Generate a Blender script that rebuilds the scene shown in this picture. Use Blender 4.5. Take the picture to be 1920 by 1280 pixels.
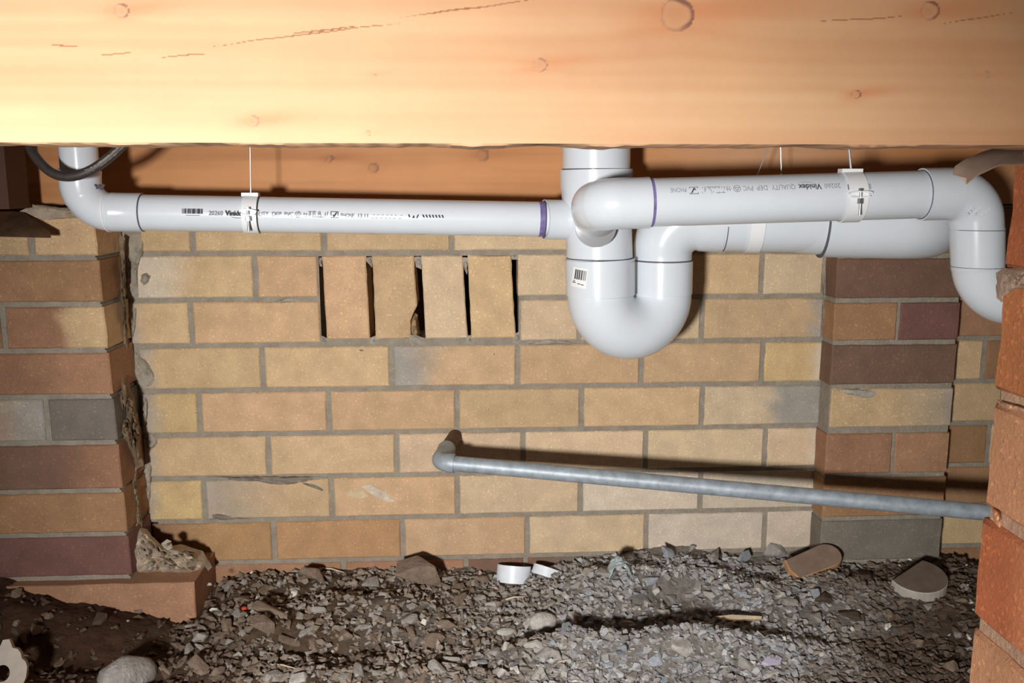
import bpy, bmesh, math, random
from mathutils import Vector, Matrix, noise
import numpy as np

for o in list(bpy.data.objects):
    bpy.data.objects.remove(o, do_unlink=True)
SC = bpy.context.scene
COL = SC.collection
PI = math.pi

# ------------------------------------------------------------------ camera
# world: X along the back wall, Y into the wall (face at Y = 0), Z up
F = 1700.0
CP = Vector((0.370, -1.699, 0.036))
YAW, PITCH = math.radians(-3.29), math.radians(9.71)
_fw = Vector((-math.sin(YAW) * math.cos(PITCH), math.cos(YAW) * math.cos(PITCH), -math.sin(PITCH)))
_rt = Vector((math.cos(YAW), math.sin(YAW), 0))
_up = _rt.cross(_fw)
cd = bpy.data.cameras.new('camera')
cam = bpy.data.objects.new('camera', cd)
COL.objects.link(cam)
cd.sensor_width = 36.0
cd.lens = F / 1920 * 36
cd.clip_start = 0.02
cam.matrix_world = Matrix(((_rt.x, _up.x, -_fw.x, CP.x), (_rt.y, _up.y, -_fw.y, CP.y), (_rt.z, _up.z, -_fw.z, CP.z), (0, 0, 0, 1)))
SC.camera = cam


def ray(px, py):
    return _fw + _rt * ((px - 960) / F) - _up * ((py - 640) / F)


def at(px, py, Y=0.0):
    d = ray(px, py)
    return CP + d * ((Y - CP.y) / d.y)


def atz(px, py, z):
    d = ray(px, py)
    return CP + d * ((z - CP.z) / d.z)


def atx(px, py, x):
    d = ray(px, py)
    return CP + d * ((x - CP.x) / d.x)


def topx(p):
    c = Vector(p) - CP
    w = c.dot(_fw)
    return 960 + F * c.dot(_rt) / w, 640 - F * c.dot(_up) / w


# ------------------------------------------------------------------ light
w = bpy.data.worlds.new('world')
SC.world = w
w.use_nodes = True
w.node_tree.nodes['Background'].inputs[0].default_value = (1.0, 0.80, 0.62, 1)
w.node_tree.nodes['Background'].inputs[1].default_value = 0.10

ld = bpy.data.lights.new('work_lamp', 'SPOT')
ld.energy = 198
ld.color = (1.0, 0.98, 0.95)
ld.spot_size = math.radians(69)
ld.spot_blend = 1.0
ld.shadow_soft_size = 0.065
lamp = bpy.data.objects.new('work_lamp', ld)
COL.objects.link(lamp)
lamp.location = (-0.05, -2.2, -0.09)
_ld = at(1000, 790, 0) - lamp.location
lamp.rotation_euler = _ld.to_track_quat('-Z', 'Y').to_euler()

SC.view_settings.view_transform = 'Standard'
SC.view_settings.look = 'None'
SC.view_settings.gamma = 1
SC.view_settings.use_curve_mapping = False
SC.view_settings.exposure = 0.0


# ------------------------------------------------------------------ helpers
def lin(c):
    c = c / 255.0
    return c / 12.92 if c <= 0.04045 else ((c + 0.055) / 1.055) ** 2.4


def rgb(r, g, b):
    return (lin(r), lin(g), lin(b), 1.0)


def mixc(a, b, t):
    t = max(0.0, min(1.0, t))
    return tuple(a[i] * (1 - t) + b[i] * t for i in range(3)) + (1.0,)


def sm(a, b, x):
    t = max(0.0, min(1.0, (x - a) / (b - a)))
    return t * t * (3 - 2 * t)


def nz(x, y, z=0.0):
    return noise.noise(Vector((x, y, z)))


class MB:
    """collects geometry for ONE mesh object"""

    def __init__(self):
        self.v, self.f, self.c, self.m = [], [], [], []

    def add(self, v, f, col=(1, 1, 1, 1), mat=0):
        o = len(self.v)
        self.v += [tuple(p) for p in v]
        self.f += [tuple(i + o for i in q) for q in f]
        self.c += (col if isinstance(col, list) else [col] * len(v))
        self.m += [mat] * len(f)

    def box(self, p0, p1, col=(1, 1, 1, 1), mat=0):
        x0, y0, z0 = p0
        x1, y1, z1 = p1
        v = [(x0, y0, z0), (x1, y0, z0), (x1, y1, z0), (x0, y1, z0), (x0, y0, z1), (x1, y0, z1), (x1, y1, z1), (x0, y1, z1)]
        f = [(0, 3, 2, 1), (4, 5, 6, 7), (0, 1, 5, 4), (1, 2, 6, 5), (2, 3, 7, 6), (3, 0, 4, 7)]
        self.add(v, f, col, mat)

    def tube(self, pts, rads, seg=40, cap=True, col=(1, 1, 1, 1), mat=0):
        pts = [Vector(p) for p in pts]
        if not isinstance(rads, (list, tuple)):
            rads = [rads] * len(pts)
        n = len(pts)
        dirs = []
        for i in range(n):
            a = i
            while a > 0 and (pts[a] - pts[i]).length < 1e-6:
                a -= 1
            b = i
            while b < n - 1 and (pts[b] - pts[i]).length < 1e-6:
                b += 1
            d = Vector((0, 0, 0))
            if (pts[i] - pts[a]).length > 1e-6:
                d += (pts[i] - pts[a]).normalized()
            if (pts[b] - pts[i]).length > 1e-6:
                d += (pts[b] - pts[i]).normalized()
            dirs.append(d.normalized())
        t = dirs[0]
        u = t.cross(Vector((0, 0, 1)))
        if u.length < 0.1:
            u = t.cross(Vector((0, 1, 0)))
        u.normalize()
        v, f = [], []
        for i in range(n):
            if i:
                u = dirs[i - 1].rotation_difference(dirs[i]) @ u
            u = (u - dirs[i] * u.dot(dirs[i])).normalized()
            q = dirs[i].cross(u)
            for k in range(seg):
                a = 2 * PI * k / seg
                v.append(pts[i] + (u * math.cos(a) + q * math.sin(a)) * rads[i])
        for i in range(n - 1):
            for k in range(seg):
                k2 = (k + 1) % seg
                f.append((i * seg + k, i * seg + k2, (i + 1) * seg + k2, (i + 1) * seg + k))
        if cap:
            f.append(tuple(reversed(range(seg))))
            f.append(tuple((n - 1) * seg + k for k in range(seg)))
        self.add(v, f, col, mat)

    def build(self, name, mats, parent=None, smooth=True, ang=35):
        me = bpy.data.meshes.new(name)
        me.from_pydata(self.v, [], self.f)
        mats = mats if isinstance(mats, (list, tuple)) else [mats]
        for m in mats:
            me.materials.append(m)
        if len(mats) > 1:
            me.polygons.foreach_set('material_index', self.m)
        ca = me.color_attributes.new('Col', 'FLOAT_COLOR', 'POINT')
        ca.data.foreach_set('color', [x for c in self.c for x in c])
        me.update()
        if smooth:
            me.polygons.foreach_set('use_smooth', [True] * len(me.polygons))
            me.set_sharp_from_angle(angle=math.radians(ang))
        o = bpy.data.objects.new(name, me)
        COL.objects.link(o)
        if parent is not None:
            o.parent = parent
            o.matrix_parent_inverse = parent.matrix_world.inverted() if False else Matrix.Translation(-Vector(parent.location))
        return o


def empty(name, loc):
    o = bpy.data.objects.new(name, None)
    COL.objects.link(o)
    o.location = loc
    o.empty_display_size = 0.02
    return o


def tag(o, label=None, cat=None, group=None, kind=None):
    if label:
        o['label'] = label
    if cat:
        o['category'] = cat
    if group:
        o['group'] = group
    if kind:
        o['kind'] = kind
    return o


def fillet(pts, R, n=14):
    """polyline with its inner corners rounded by radius R (number or list)"""
    pts = [Vector(p) for p in pts]
    out = [pts[0]]
    for i in range(1, len(pts) - 1):
        r = R[i - 1] if isinstance(R, (list, tuple)) else R
        a = (pts[i - 1] - pts[i]).normalized()
        b = (pts[i + 1] - pts[i]).normalized()
        th = a.angle(b)
        if th > PI - 0.02:
            out.append(pts[i])
            continue
        t = r / math.tan(th / 2)
        c = pts[i] + (a + b).normalized() * (r / math.sin(th / 2))
        p0 = pts[i] + a * t - c
        p1 = pts[i] + b * t - c
        tot = p0.angle(p1)
        for k in range(n + 1):
            s = k / n
            out.append(c + (p0 * math.sin((1 - s) * tot) + p1 * math.sin(s * tot)) / math.sin(tot))
    out.append(pts[-1])
    return out


def lerp(a, b, t):
    return Vector(a) * (1 - t) + Vector(b) * t


def crom(pts, n=10):
    pts = [Vector(p) for p in pts]
    P = [pts[0] * 2 - pts[1]] + pts + [pts[-1] * 2 - pts[-2]]
    out = []
    for i in range(1, len(P) - 2):
        for k in range(n):
            t = k / n
            a, b, c, d = P[i - 1], P[i], P[i + 1], P[i + 2]
            out.append(0.5 * ((2 * b) + (c - a) * t + (2 * a - 5 * b + 4 * c - d) * t * t + (3 * b - a - 3 * c + d) * t ** 3))
    out.append(pts[-1])
    return out


# ------------------------------------------------------------------ materials
def newmat(name):
    m = bpy.data.materials.new(name)
    m.use_nodes = True
    nt = m.node_tree
    return m, nt, nt.nodes['Principled BSDF']


def N(nt, typ, **kw):
    n = nt.nodes.new(typ)
    for k, v in kw.items():
        setattr(n, k, v)
    return n


def coords(nt, scale=(1, 1, 1)):
    tc = N(nt, 'ShaderNodeTexCoord')
    mp = N(nt, 'ShaderNodeMapping')
    mp.inputs['Scale'].default_value = scale
    nt.links.new(tc.outputs['Object'], mp.inputs['Vector'])
    return mp.outputs['Vector']


def noisen(nt, vec, scale, detail=4, rough=0.55):
    n = N(nt, 'ShaderNodeTexNoise')
    n.inputs['Scale'].default_value = scale
    n.inputs['Detail'].default_value = detail
    n.inputs['Roughness'].default_value = rough
    nt.links.new(vec, n.inputs['Vector'])
    return n.outputs['Fac']


def ramp(nt, fac, stops):
    r = N(nt, 'ShaderNodeValToRGB')
    e = r.color_ramp.elements
    while len(e) < len(stops):
        e.new(0.5)
    for i, (p, c) in enumerate(stops):
        e[i].position = p
        e[i].color = c
    nt.links.new(fac, r.inputs['Fac'])
    return r.outputs['Color']


def mixn(nt, a, b, fac, mode='MIX'):
    m = N(nt, 'ShaderNodeMix', data_type='RGBA', blend_type=mode)
    for s, v in (('Factor', fac), ('A', a), ('B', b)):
        i = [x for x in m.inputs if x.name == s and (x.type == ('VALUE' if s == 'Factor' else 'RGBA'))][0]
        if hasattr(v, 'default_value') or hasattr(v, 'is_output'):
            nt.links.new(v, i)
        else:
            i.default_value = v
    return [x for x in m.outputs if x.type == 'RGBA'][0]


def bump(nt, bsdf, h, strength=0.4, dist=0.002):
    b = N(nt, 'ShaderNodeBump')
    b.inputs['Strength'].default_value = strength
    b.inputs['Distance'].default_value = dist
    nt.links.new(h, b.inputs['Height'])
    nt.links.new(b.outputs['Normal'], bsdf.inputs['Normal'])


def attr_mat(name, speck=None, speck_amt=0.5, dark=None, rough=0.9, bscale=250, bstr=0.5, bdist=0.002, spec=0.25, mott=0.25, mscale=30):
    m, nt, b = newmat(name)
    v = coords(nt)
    a = N(nt, 'ShaderNodeAttribute', attribute_name='Col')
    col = a.outputs['Color']
    g = ramp(nt, noisen(nt, v, mscale, 5, 0.6), [(0.3, (1 - mott, 1 - mott, 1 - mott, 1)), (0.7, (1 + mott * .6, 1 + mott * .6, 1 + mott * .6, 1))])
    col = mixn(nt, col, g, 1.0, 'MULTIPLY')
    if speck:
        s = ramp(nt, noisen(nt, v, 260, 2, 0.5), [(0.60, (1, 1, 1, 1)), (0.70, (1 + speck_amt, 1 + speck_amt, 1 + speck_amt * .9, 1))])
        col = mixn(nt, col, s, 1.0, 'MULTIPLY')
    if dark:
        s = ramp(nt, noisen(nt, v, 330, 2, 0.5), [(0.27, (0.55, 0.55, 0.55, 1)), (0.36, (0, 0, 0, 1))])
        col = mixn(nt, col, dark, s)
    nt.links.new(col, b.inputs['Base Color'])
    b.inputs['Roughness'].default_value = rough
    b.inputs['Specular IOR Level'].default_value = spec
    bump(nt, b, noisen(nt, v, bscale, 6, 0.65), bstr, bdist)
    return m


def plain(name, c, rough=0.5, metal=0.0, spec=0.5, nscale=0, namt=0.15, bstr=0.0, bscale=300, bdist=0.001, coat=0.0):
    m, nt, b = newmat(name)
    b.inputs['Roughness'].default_value = rough
    b.inputs['Metallic'].default_value = metal
    b.inputs['Specular IOR Level'].default_value = spec
    b.inputs['Coat Weight'].default_value = coat
    v = coords(nt)
    if nscale:
        f = noisen(nt, v, nscale, 5, 0.6)
        lo = tuple(x * (1 - namt) for x in c[:3]) + (1,)
        hi = tuple(min(1, x * (1 + namt)) for x in c[:3]) + (1,)
        nt.links.new(ramp(nt, f, [(0.3, lo), (0.7, hi)]), b.inputs['Base Color'])
    else:
        b.inputs['Base Color'].default_value = c
    if bstr:
        bump(nt, b, noisen(nt, v, bscale, 5, 0.6), bstr, bdist)
    return m


M_brick = attr_mat('brick', speck=rgb(235, 205, 150), speck_amt=0.45, dark=rgb(105, 75, 50), bscale=260, bstr=0.55, bdist=0.0025, mott=0.16, mscale=22)
M_mortar = attr_mat('mortar', speck=rgb(190, 180, 165), speck_amt=0.3, dark=rgb(80, 70, 60), bscale=180, bstr=0.8, bdist=0.003, mott=0.2, mscale=40)
M_wood = attr_mat('pine', rough=0.62, bscale=90, bstr=0.15, bdist=0.001, spec=0.3, mott=0.05, mscale=18)
M_soil = attr_mat('soil', speck=rgb(120, 110, 100), speck_amt=0.35, dark=rgb(20, 14, 10), bscale=120, bstr=0.9, bdist=0.006, mott=0.35, mscale=60)
M_stone = attr_mat('stone', bscale=160, bstr=0.5, bdist=0.003, mott=0.25, mscale=70)
M_pvc = plain('grey_pvc', rgb(213, 219, 226), rough=0.22, spec=0.5, nscale=14, namt=0.03)
M_seam = plain('joint_shadow_gap', rgb(88, 88, 96), rough=0.7)
M_primer = plain('purple_primer', rgb(120, 108, 160), rough=0.4, nscale=90, namt=0.35)
M_print = plain('pipe_print', rgb(70, 72, 78), rough=0.7)
M_printf = plain('faded_print', rgb(140, 143, 150), rough=0.7)
M_label = plain('paper_label', rgb(236, 236, 234), rough=0.6)
M_white = plain('white_metal', rgb(232, 234, 236), rough=0.35, spec=0.5)
M_zinc = plain('zinc', rgb(190, 192, 196), rough=0.3, metal=0.9)
M_wire = plain('wire', rgb(205, 208, 212), rough=0.35, metal=0.6)
M_galv = plain('galvanised', rgb(158, 168, 176), rough=0.5, metal=0.25, nscale=60, namt=0.25, bstr=0.15)
M_rust = plain('rusty_steel', rgb(112, 84, 62), rough=0.75, metal=0.2, nscale=70, namt=0.3, bstr=0.3)
M_cap = plain('dull_sheet_metal', rgb(150, 128, 112), rough=0.6, metal=0.25, nscale=40, namt=0.2)
M_capd = plain('rusted_shadow_toned_metal', rgb(88, 66, 48), rough=0.5, metal=0.3, nscale=60, namt=0.35, bstr=0.2)  # shadow on the left cap put into its rust brown
M_rubber = plain('black_rubber', rgb(62, 54, 50), rough=0.5, nscale=120, namt=0.2)
M_pale = plain('pale_ink', rgb(170, 160, 150), rough=0.7)
M_dark = plain('dark_hole', rgb(30, 22, 16), rough=1.0)
M_ply = plain('subfloor', rgb(150, 110, 75), rough=0.8, nscale=20, namt=0.2)

# ------------------------------------------------------------------ brickwork
random.seed(7)
BC = dict(T=rgb(200, 171, 133), Y=rgb(200, 172, 126), P=rgb(201, 167, 131), L=rgb(209, 184, 152), O=rgb(174, 136, 98),
          G=rgb(162, 155, 146), R=rgb(150, 112, 88), D=rgb(124, 95, 80), U=rgb(118, 84, 77), K=rgb(122, 114, 104),
          B=rgb(158, 122, 90), W=rgb(206, 192, 172), M=rgb(166, 126, 98), N=rgb(164, 102, 64), C=rgb(176, 126, 92), E=rgb(154, 88, 56))
MORT = rgb(150, 141, 128)


def brick(mb, tl, tr, br, bl, Y, depth, code, axis='y', end=None, rough=0.0012, bev=0.0022, notch=None):
    """one brick; corners are (a, z) in the face plane, the face lies at Y and the brick reaches back by depth.
    axis 'x': face in a plane of constant X, looking towards -X.  end = (code, start, finish): other colour towards one end"""
    base = BC[code]
    j = random.uniform(-.07, .07)
    base = tuple(max(0, base[i] * (1 + j + random.uniform(-.02, .02))) for i in range(3)) + (1,)
    W = math.dist(tl, tr)
    nx, nzz = (16 if W > .12 else 9), 7
    us = [0, bev / W] + [bev / W + (1 - 2 * bev / W) * k / (nx - 3) for k in range(1, nx - 3)] + [1 - bev / W, 1]
    H = math.dist(tl, bl)
    if H > .1:
        nzz = 13
    vs = [0, bev / H] + [bev / H + (1 - 2 * bev / H) * k / (nzz - 3) for k in range(1, nzz - 3)] + [1 - bev / H, 1]
    sd = random.uniform(0, 90)
    V, C = [], []
    for iv, v in enumerate(vs):
        for iu, u in enumerate(us):
            a = (tl[0] * (1 - u) + tr[0] * u) * (1 - v) + (bl[0] * (1 - u) + br[0] * u) * v
            z = (tl[1] * (1 - u) + tr[1] * u) * (1 - v) + (bl[1] * (1 - u) + br[1] * u) * v
            edge = iu in (0, len(us) - 1) or iv in (0, len(vs) - 1)
            d = rough * nz(a * 35 + sd, z * 35) + (bev if edge else 0)
            if edge:
                q = 0.0014 * nz(a * 60 + sd, z * 60, 3)
                a += q * (1 if u in (0, 1) else 0)
                z += q * (1 if v in (0, 1) else 0)
            if notch:
                k = notch(u, v)
                a -= k
                d += abs(k) * 0.5
            V.append((a, Y + d, z))
            c = base
            if end:
                t = sm(end[1], end[2], u + .10 * nz(v * 3 + sd, u * 4)) if end[1] < end[2] else 1 - sm(end[2], end[1], u + .10 * nz(v * 3 + sd, u * 4))
                c = mixc(base, BC[end[0]], t)
            C.append(c)
    nu, nv = len(us), len(vs)
    Fc = [(i * nu + k, (i + 1) * nu + k, (i + 1) * nu + k + 1, i * nu + k + 1) for i in range(nv - 1) for k in range(nu - 1)]
    rim = [k for k in range(nu)] + [i * nu + nu - 1 for i in range(1, nv)] + [(nv - 1) * nu + k for k in range(nu - 2, -1, -1)] + [i * nu for i in range(nv - 2, 0, -1)]
    o = len(V)
    for r in rim:
        V.append((V[r][0], Y + depth, V[r][2]))
        C.append(C[r])
    n = len(rim)
    for i in range(n):
        Fc.append((rim[i], rim[(i + 1) % n], o + (i + 1) % n, o + i))
    Fc.append(tuple(o + i for i in reversed(range(n))))
    if axis == 'x':
        V = [(p[1], -p[0], p[2]) for p in V]
    mb.add(V, Fc, C, 0)


def lump(mb, outline, Yb, Yf, col, mat=0, rings=6, amp=0.5, fr=60, seed=0.0):
    """irregular crust of mortar: px outline on the plane Yb swelling to Yf"""
    pts = [Vector(p) for p in outline]
    O = []
    for i in range(len(pts)):
        a, b = pts[i], pts[(i + 1) % len(pts)]
        n = max(1, int((b - a).length / 7))
        for k in range(n):
            p = a.lerp(b, k / n)
            q = 3.2 * nz(p.x * .09, p.y * .09, seed) + 2 * nz(p.x * .3, p.y * .3, seed)
            O.append(p + Vector((q, 3 * nz(p.x * .1, p.y * .1, seed + 9))))
    c = sum(O, Vector((0, 0))) / len(O)
    n = len(O)
    rings = rings * 2
    S = O
    for it in range(max(3, n // 10)):
        S = [(S[i - 1] + S[i] + S[(i + 1) % n]) / 3 for i in range(n)]
    V, C, Fc = [], [], []
    for r in range(rings + 1):
        s = 1 - r / (rings + .6)
        for p in O:
            q = c + (p - c) * s if r < 1 else c + (S[O.index(p)] - c) * s
            g = (1 - s ** 4) if r else 0
            y = Yb + (Yf - Yb) * g * (1 + amp * (nz(q.x * .05, q.y * .05, seed) + .8 * nz(q.x * .17, q.y * .17, seed)))
            V.append(at(q.x, q.y, y))
            t = 1 + .22 * nz(q.x * .06, q.y * .06, seed + 4)
            C.append(tuple(x * t for x in col[:3]) + (1,))
    for r in range(rings):
        for k in range(n):
            k2 = (k + 1) % n
            Fc.append((r * n + k, (r + 1) * n + k, (r + 1) * n + k2, r * n + k2))
    Fc.append(tuple(rings * n + k for k in reversed(range(n))))
    mb.add(V, Fc, C, mat)


CH = 0.086


def course_y(c):                     # pixel row of a course centre near mid wall, only to read joints off the photograph
    return 438 + 81 * c


def X0(px, c):
    p = at(px, course_y(c), 0)
    return p.x


CRK = [(226, 395), (228, 480), (233, 560), (238, 650), (252, 740), (268, 850), (262, 920), (282, 985), (322, 1045), (330, 1100)]


def crack_px(y):
    for (x0, y0), (x1, y1) in zip(CRK, CRK[1:]):
        if y <= y1:
            return x0 + (x1 - x0) * max(0, (y - y0)) / (y1 - y0)
    return CRK[-1][0]


wall = MB()
G_ = ('G', .16, .0)
rows = {
    0: [(262, 'T', None), (360, 'T', None), (607, 'T', None), (847, 'L', None), (1088, 'L', None), (1320, 'T', None), (1541,)],
    1: [(256, 'T', ('W', .55, .1)), (478, 'P', None), ('vent', 600, 967), (967, 'L', None), (1088, 'L', None), (1192, 'T', None), (1429, 'L', None), (1543,)],
    2: [(243, 'T', ('G', .25, 0)), (358, 'P', None), ('vent', 604, 972), (972, 'L', None), (1087, 'L', None), (1317, 'T', ('G', .9, 1.0)), (1543,)],
    3: [(262, 'T', ('G', .14, .02)), (492, 'T', None), (734, 'P', ('G', .45, .1)), (971, 'P', None), (1203, 'P', None), (1430, 'Y', ('W', .75, .95)), (1543,)],
    4: [(264, 'Y', ('G', .45, .05)), (373, 'P', None), (616, 'P', None), (857, 'T', None), (1091, 'T', None), (1317, 'L', ('G', .5, .62)), (1541,)],
    5: [(268, 'T', ('G', .12, .02)), (503, 'T', None), (744, 'L', None), (981, 'L', None), (1211, 'L', None), (1435, 'L', ('W', .7, .9)), (1540,)],
    6: [(270, 'Y', ('G', .3, .02)), (382, 'T', ('G', .8, -.4)), (622, 'P', None), (858, 'L', None), (1089, 'W', None), (1314, 'W', None), (1538,)],
    7: [(286, 'O', ('D', .5, -.2)), (513, 'O', None), (755, 'P', None), (989, 'L', None), (1212, 'W', None), (1434, 'W', None), (1538,)],
    8: [(400, 'M', None), (645, 'M', None), (874, 'D', None), (985, 'D', ('K', .0, .5)), (1200, 'K', None), (1440, 'K', None), (1538,)],
}
BY = 0.102
for c, row in rows.items():
    zt, zb = -c * CH - .0045, -(c + 1) * CH + .0045
    for a, b in zip(row, row[1:]):
        if a[0] == 'vent':
            continue
        xl = X0(a[0], c) + .0048
        xr = X0(b[1] if b[0] == 'vent' else b[0], c) - (.0048 if len(b) > 1 else .001)
        if a is row[0]:
            xl -= .0048
        brick(wall, (xl, zt), (xr, zt), (xr, zb), (xl, zb), 0.0, BY, a[1], end=a[2], rough=.0035 if (c == 1 and a[0] == 478) else .0012)
# wall right of the slim pier
for c in range(0, 10):
    zt, zb = -c * CH - .0045, -(c + 1) * CH + .0045
    jl = {0: [1700, 1870, 2100], 1: [1700, 1850, 2100], 2: [1700, 1890, 2100], 3: [1700, 1845, 2100], 4: [1700, 1880, 2100], 5: [1700, 1853, 2100]}.get(c, [1700, 1862, 2100])
    for a, b in zip(jl, jl[1:]):
        xl, xr = X0(a, c) + .0048, X0(b, c) - .0048
        brick(wall, (xl, zt), (xr, zt), (xr, zb), (xl, zb), 0.0, BY, random.choice('TBM'))
xv0, xv1 = X0(600, 1) - .002, X0(969, 1) + .004
xr_ = X0(2100, 3)
for c in range(0, 10):                # bed and cross joints, raked back a little; open where the vent is
    zt, zb = -c * CH, -(c + 1) * CH
    xl = at(crack_px(course_y(c)) + (-10 if c < 3 else 2), course_y(c), 0).x
    for (a, b) in ([(xl, xv0), (xv1, xr_)] if c in (1, 2) else [(xl, xr_)]):
        wall.box((a, .0035, zb), (b, BY - .002, zt), MORT, 1)
wall.box((xv0, .0035, -CH - .006), (xv1, BY - .002, -CH), MORT, 1)
wall.box((xv0, .0035, -3 * CH), (xv1, BY - .002, -3 * CH + .0105), MORT, 1)
wall_back = wall.build('wall_back', [M_brick, M_mortar])
tag(wall_back, kind='structure')

# vent of four bricks on end with open gaps, part of the wall
vent = MB()
zt, zb = -1 * CH - .0055, -3 * CH + .010
for (tlx, trx, brx, blx, code) in ((604, 686, 694, 613, 'P'), (698, 776, 786, 705, 'T'), (790, 867, 877, 798, 'L'), (877, 958, 967, 884, 'T')):
    vb = MB()
    notch = None
    if tlx == 698:
        notch = lambda u, v: (.016 * sm(.58, .85, v + .05 * math.sin(v * 40)) * sm(.5, 1, u))
    brick(vb, (at(tlx, 488, 0).x, zt), (at(trx, 488, 0).x, zt), (at(brx, 640, 0).x, zb), (at(blx, 640, 0).x, zb), -.0005, BY, code, notch=notch)
    vb.build('vent_brick', [M_brick], wall_back)
# crumbs of mortar hanging in the vent gaps
sme = MB()
MC = rgb(160, 152, 140)
for i, ol in enumerate([[(597, 482), (606, 482), (604, 500), (600, 498)], [(684, 482), (700, 482), (698, 502), (692, 496)], [(774, 482), (792, 482), (789, 506), (780, 500)],
                        [(866, 482), (879, 482), (876, 516), (871, 506)], [(957, 478), (972, 478), (970, 486), (958, 486)],
                        [(601, 628), (616, 634), (616, 645), (600, 645)], [(693, 632), (706, 628), (706, 645), (692, 645)], [(766, 625), (798, 632), (794, 650), (768, 648)], [(876, 630), (887, 628), (886, 645), (876, 645)], [(962, 628), (974, 620), (974, 645), (962, 645)],
                        [(512, 567), (545, 553), (570, 567)], [(985, 645), (1040, 631), (1085, 645)]]):
    lump(sme, ol, .004, -.002, MC, seed=i * 3.1, rings=4)
# smears over the brick ends beside the crack
for i, ol in enumerate([[(230, 438), (272, 440), (270, 475), (258, 500), (262, 545), (246, 562), (232, 560)], [(262, 508), (284, 512), (280, 530), (268, 540), (262, 530)],
                        [(238, 566), (258, 572), (252, 640), (240, 645)], [(250, 655), (272, 672), (294, 698), (292, 722), (268, 732), (250, 726)],
                        [(262, 735), (280, 740), (276, 800), (266, 805)], [(272, 812), (300, 816), (294, 838), (278, 850), (270, 846)], [(268, 850), (284, 860), (284, 940), (272, 960), (264, 930)],
                        [(1541, 480), (1553, 480), (1553, 700), (1543, 700)], [(1540, 700), (1556, 700), (1560, 800), (1552, 905), (1540, 900)], [(1534, 905), (1552, 910), (1552, 1040), (1534, 1040)],
                        [(384, 893), (420, 893), (440, 905), (480, 900), (520, 912), (600, 903), (614, 893)], [(555, 903), (600, 908), (618, 925), (600, 920)], [(664, 652), (690, 654), (680, 664)],
                        [(920, 655), (935, 662), (928, 674), (920, 668)], [(392, 960), (470, 972), (392, 974)]]):
    lump(sme, ol, .003, -.004 if i > 9 else -.007, rgb(164, 154, 140) if i < 10 else rgb(140, 130, 118), seed=i * 5.3, rings=4, amp=.7)
lump(sme, [(768, 600), (778, 585), (784, 590), (786, 640), (774, 640), (766, 620)], .03, .006, rgb(170, 140, 104), seed=33.0, rings=4, amp=.9)
sme.build('mortar_smear', [M_mortar], wall_back)
wx = MB()
lump(wx, [(678, 912), (690, 906), (722, 922), (740, 940), (728, 942), (700, 928)], -.0006, -.0014, rgb(208, 194, 174), rings=3, seed=2)
lump(wx, [(648, 925), (676, 914), (690, 930), (668, 938)], -.0004, -.0010, rgb(205, 182, 150), rings=3, seed=6)
wx.build('lime_streak', [M_mortar], wall_back)
bx = MB()
bx.box((-1.6, .15, -.95), (2.2, .17, .6), rgb(176, 132, 96), 0)
bx.build('wall_outer', [M_mortar]).__setitem__('kind', 'structure')

# ---- broad pier at the left
PY = -.12
lp = MB()
LPZ = [.0] + [at(100, y, PY).z for y in (398, 483.5, 571, 658, 744.5, 831, 922, 1004, 1085, 1170)]


def lpx(z):                          # the pier's corner leans a little
    z0, z1 = at(184, 483, PY).z, at(240, 1010, PY).z
    a, b = at(184, 483, PY).x, at(240, 1010, PY).x
    return a + (b - a) * (z - z0) / (z1 - z0)


lrows = [([57], ['T', 'T'], [None, None], 0), ([-55], ['O', 'M'], [None, ('B', .0, .5)], 0), ([6], ['R', 'R'], [None, ('T', .5, .65)], 0),
         ([-40], ['R', 'R'], [None, ('M', .4, .7)], 0), ([88], ['O', 'K'], [('G', .55, .95), None], 0), ([-60], ['D', 'D'], [None, ('R', .5, .9)], 0),
         ([-20], ['O', 'B'], [None, None], 0), ([-70], ['R', 'U'], [None, None], 0), ([-20], ['O', 'M'], [None, None], 1)]
XL = at(-560, 600, PY).x
for k, (jn, codes, ends, foot) in enumerate(lrows):
    zt, zb = LPZ[k + 1] - .0045, LPZ[k + 2] + .0045
    ys = (398 + 87 * k + 44)
    jn, codes, ends = [-320 + 40 * (k % 3)] + jn, [random.choice('RMBT')] + codes, [None] + ends
    xj = [XL] + [at(j, ys, PY).x for j in jn]
    for i, cde in enumerate(codes):
        xl = xj[i] + (.005 if i else 0)
        last = i == len(codes) - 1
        xr_t = (lpx(zt) if last else xj[i + 1] - .005)
        xr_b = (lpx(zb) if last else xj[i + 1] - .005)
        if foot and last:
            xr_t = xr_b = at(364, 1095, PY - .02).x
        brick(lp, (xl, zt), (xr_t, zt), (xr_b, zb), (xl, zb), PY - (.02 if foot else 0), (.138 if foot else .118), cde, end=ends[i])
for k in range(9):
    zt, zb = LPZ[k + 1], LPZ[k + 2]
    lp.box((XL, PY + .004, zb), (min(lpx(zt), lpx(zb)) - .004, -.003, zt), MORT, 1)
lump(lp, [(38, 396), (60, 384), (110, 388), (170, 392), (200, 400), (200, 418), (150, 410), (110, 412), (80, 414), (62, 418)], PY + .005, PY - .004, rgb(176, 160, 140), mat=1, seed=3.3)
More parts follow.
